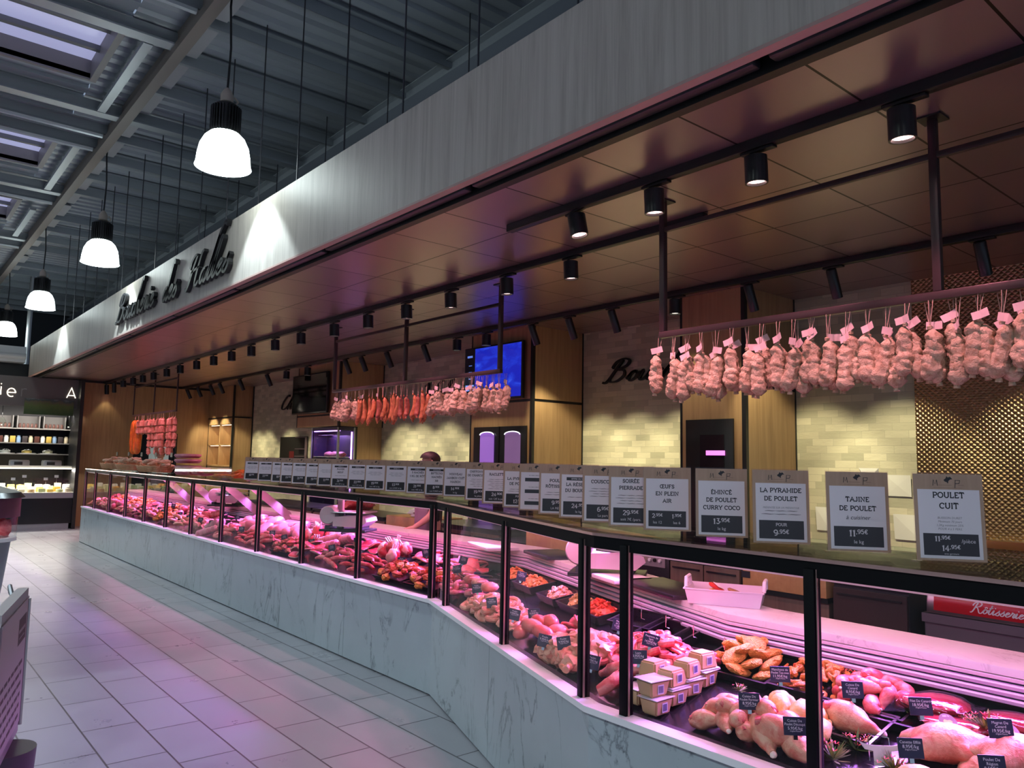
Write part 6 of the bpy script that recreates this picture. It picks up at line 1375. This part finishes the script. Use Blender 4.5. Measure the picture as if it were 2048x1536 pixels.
# ------------------------------------------------------------------ cheese counter and its wall
yb = 17.4
r = thing('cheese_counter', 'long dark cheese counter at the end of the aisle', 'cheese counter', (1.3, yb+.4, 0))
MB().box((-2.2, -.38, 0), (1.86, .4, .11)).build('kick', GREY, r, smooth=False); MB().box((-2.2, -.40, .112), (1.90, .4, .60)).build('black_front', plain('gloss_black', (.006, .006, .010), .2), r, smooth=False)
MB().box((-2.2, -.42, .602), (1.92, .4, .70)).build('grey_band', GREY, r, smooth=False); MB().box((-2.2, -.42, .701), (1.92, .45, .715)).build('bed', plain('pale_bed', (.6, .58, .5), .5), r, smooth=False)
MB().box((-2.2, -.41, .716), (1.92, -.402, 1.0)).build('front_glass', PANE, r, smooth=False); MB().box((-2.2, -.1, 1.18), (1.92, .4, 1.22)).build('upper_shelf', plain('shelf_white', (.6, .58, .52), .4), r, smooth=False)
MB().box((-2.2, -.12, 1.165), (1.92, -.08, 1.179)).build('light_strip', plain('warm_strip', (1, .95, .85), .3, 0, 6, (1, .93, .80)), r, smooth=False)
light('cheese_light', 'AREA', (1.3, 17.62, 1.15), 110, (1, .93, .82), None, (R(-12), 0, 0), shape='RECTANGLE', size=4, size_y=.2)
CH = [plain('cheese_cream', (.78, .70, .48), .5), plain('cheese_yellow', (.80, .55, .12), .5), plain('cheese_white', (.84, .82, .76), .5), plain('cheese_orange', (.80, .34, .05), .5), plain('cheese_green', (.42, .48, .25), .5), plain('cheese_rind', (.45, .30, .15), .6)]
CN = ['cream', 'yellow', 'white', 'orange', 'greenish', 'brown-rinded']
rn = random.Random(3); protoc = []
for k in range(78):
    row = k//26; x = -.75+.155*(k % 26); c = rn.choice((0, 0, 2, 2, 1, 3, 4, 5, 0)); key = c
    m = None
    if k % 3 == 0: m = MB().lathe([(0, 0), (.062, 0), (.065, .01), (.063, .055), (0, .06)], 14)
    elif k % 3 == 1: m = MB().prism([(-.06, -.045), (.06, -.02), (-.05, .06)], .07)
    else: m = MB().rbox((-.055, -.045, 0), (.055, .045, .06), .008)
    o = m.build('cheese', CH[c]); o.location = (x+rn.uniform(-.02, .02), 17.50+.16*row, .7165); o.rotation_euler.z = rn.uniform(-.5, .5) if row else 0
    if row: o.location.z = .7165; o.scale.z = 1+.7*row
    tag(o, '%s cheese in the far cheese counter, %s row, %s from the left' % (CN[c], ('front', 'middle', 'back')[row], ORD[k % 26+1]), 'cheese', 'cheeses')
for k in range(22):
    o = MB().box((-.035, -.002, 0), (.035, .002, .05)).build('cheese_label', PAPER if k % 3 else BLACKP, smooth=False); o.location = (-.7+.18*k, 17.455+.0*k, .90+.05*(k % 3)); o.rotation_euler.x = -.2
    q = MB().tube([(0, 0, -.19), (0, 0, .0)], .002, 5).build('stick', CHROME, o); tag(o, '%s label card over the far cheeses, %s from the left' % ('white' if k % 3 else 'black', ORD[k+1]), 'label', 'cheese labels')
# back wall of the cheese stand
struct('wall_market', MB().box((-6, 18.6, 0), (3.26, 18.7, 3.3)), plain('near_black', (.008, .008, .010), .5), smooth=False)
o = MB().box((-6, 17.62, 2.38), (3.22, 17.68, 2.96)).build('sign_panel', plain('taupe_panel', (.13, .11, .105), .4), smooth=False); tag(o, 'dark taupe panel with pale lit letters ending in ier and a capital A', 'sign panel')
LIT = plain('lit_letters', (1, .95, .8), .3, 0, 2.2, (1, .90, .72))
LR = thing('lit_lettering', 'pale lit letters ier and A on the taupe panel', 'lettering', (2.5, 17.62, 2.6))
for sx, px, py, h in (('i', 1, 789, .20), ('e', 22, 793, .16), ('r', 48, 793, .155), ('A', 142, 796, .205)):
    p = onpl(px, py, Vector((0, 17.62, 0)), Vector((0, 1, 0))); m = MB(); d2 = .012
    if sx == 'i': st = [[(0, 0), (0, .78)], [(0, 1.0), (0, 1.08)]]
    elif sx == 'e': st = [[(-.42, .5), (.42, .5)]+arc(0, .5, .42, .5, 0, 300, 14)]
    elif sx == 'r': st = [[(-.3, 0), (-.3, 1)], [(-.3, .72)]+arc(.05, .65, .35, .33, 150, 60, 5)]
    else: st = [[(-.38, 0), (0, 1), (.38, 0)], [(-.28, .24), (.28, .24)]]
    for sg in st: m.stroke([(a*h, b*h) for a, b in sg], .016, d2, WY(p.x-2.5, -.002, p.z-2.6))
    m.build('letter', LIT if sx != 'r' else plain('unlit_letter', (.25, .24, .23), .4), LR, smooth=False)
t = NT('meadow_picture'); v = t.coord((1, 1, 1)); sp = t.n('ShaderNodeSeparateXYZ'); t.l(v, sp.inputs[0]); n_ = t.noise(v, 9, 5)
f_ = t.math('ADD', t.math('MULTIPLY', t.math('SUBTRACT', sp.outputs[2], 2.24), 2.6), t.math('MULTIPLY', t.math('SUBTRACT', n_, .5), .5))
t.set(t.ramp(f_, [(.0, (.03, .07, .015)), (.45, (.09, .13, .03)), (.6, (.12, .10, .05)), (.72, (.04, .06, .06)), (.9, (.25, .28, .30))]), .5)
o = MB().box((2.28, 17.585, 2.23), (3.13, 17.612, 2.54)).build('landscape_picture', t.m, smooth=False); tag(o, 'dim green landscape picture below the lit letter A', 'picture')
SHEL = plain('shelf_grey', (.25, .24, .22), .4)
for k, z in enumerate((1.44, 1.66, 1.95)):
    o = MB().box((-1, 18.15, z), (3.24, 18.58, z+.02)).build('wall_shelf', SHEL, smooth=False); tag(o, 'grey shelf behind the cheese counter, %s from the bottom' % ORD[k+1], 'shelf', 'cheese wall shelves')
light('shelf_light', 'AREA', (1.6, 17.9, 2.25), 40, (1, .93, .85), None, (R(30), 0, 0), shape='RECTANGLE', size=3.4, size_y=.1)
for k in range(5):
    r = thing('open_crate', 'grey open crate of small jars on the top shelf, %s from the right' % ORD[k+1], 'crate', (2.92-.46*k, 18.35, 1.9705), group='crates of jars'); m = MB().box((-.2, .1, 0), (.2, .12, .25)).box((-.2, -.15, 0), (-.185, .12, .25)).box((.185, -.15, 0), (.2, .12, .25)).box((-.2, -.15, 0), (.2, .12, .01)); m.build('box', plain('crate_grey', (.16, .15, .14), .5), r, smooth=False)
    for q in range(5):
        j = MB().lathe([(0, 0), (.025, 0), (.027, .05), (.02, .07), (.022, .085), (0, .086)], 10).build('small_jar', plain('jar_brown', (.10, .04, .03), .25)); j.location = (2.78-.46*k+.07*q, 18.27, 1.981); tag(j, 'small brown jar in the grey crate, %s crate from the right, %s jar' % (ORD[k+1], ORD[q+1]), 'jar', 'small jars')
JC = [('cream', (.6, .52, .35)), ('brown', (.22, .12, .06)), ('white', (.7, .68, .62)), ('mustard', (.55, .38, .08)), ('blue', (.25, .38, .55)), ('dark', (.05, .04, .04))]
for k in range(24):
    cn, cc = JC[(k*5) % 6]; j = (MB().rbox((-.045, -.05, 0), (.045, .05, .13), .006) if k % 2 else MB().lathe([(0, 0), (.04, 0), (.042, .10), (.03, .12), (.033, .14), (0, .142)], 12)).build('jar' if k % 2 == 0 else 'packet_box', plain('jar_'+cn, cc, .4)); j.location = (3.16-.105*k, 18.30, 1.681); tag(j, '%s %s on the middle shelf of the cheese wall, %s from the right' % (cn, 'jar' if k % 2 == 0 else 'box', ORD[k+1]), 'jar' if k % 2 == 0 else 'box', 'goods on the middle shelf')
DOME = glass('dome_glass', (.9, .93, .9), 1.5)
for k in range(5):
    r = thing('cheese_dome', 'glass cheese dome on the low shelf, %s from the right' % ORD[k+1], 'cheese dome', (2.85-.37*k, 18.32, 1.4605), group='glass domes'); MB().lathe([(.16, 0), (.16, .04), (.13, .10), (.07, .13), (.012, .135), (.012, .16), (0, .165)], 22).build('dome', DOME, r); MB().lathe([(0, 0), (.17, 0), (.17, .008), (0, .01)], 22).build('plate', WHITE, r); MB().lathe([(0, .01), (.09, .01), (.09, .06), (0, .065)], 14).build('cheese_wheel', CH[k % 3], r)
for k in range(3):
    r = thing('deli_scale', 'grey counter machine above the far cheeses, %s from the right' % ORD[k+1], 'machine', (2.85-.55*k, 17.8, 1.2205), group='machines on the cheese counter'); MB().rbox((-.16, -.12, 0), (.16, .12, .10), .01).build('body', GREY, r); MB().rbox((-.15, -.14, .101), (.15, .14, .112), .004).build('pan', STEEL, r); MB().rbox((-.10, -.13, .02), (.04, -.121, .08), .003).build('screen', BLACKP, r)
for k in range(2):
    r = thing('glass_lamp', 'small clear glass lamp under the taupe panel, %s' % ('right' if k == 0 else 'left'), 'lamp', (3.12-1.15*k, 17.9, 2.0), group='small glass lamps'); MB().lathe([(.02, .16), (.07, .10), (.075, .04), (.04, 0)], 18, cap=False).build('shade', DOME, r); MB().tube([(0, 0, .16), (0, 0, .38)], .005, 6).build('cord', BLACK, r)
struct('baseboard_market', MB().box((3.20, 17.35, .0), (3.265, 18.6, 2.96)), BLACK, smooth=False)
o = MB().box((-6, 18.3, 3.30), (2.33, 18.75, 3.62)).tube([(-6, 18.28, 3.42), (2.33, 18.28, 3.42)], .06, 10).build('white_duct', WHITE, smooth=False); tag(o, 'white boxed duct above the cheese stand at the left edge', 'duct')
o = MB().tube([(2.42, 18.9, 3.1), (2.42, 18.9, 5.2)], .05, 10).build('hanger_post', GREY); tag(o, 'grey post rising behind the far end of the fascia', 'post')
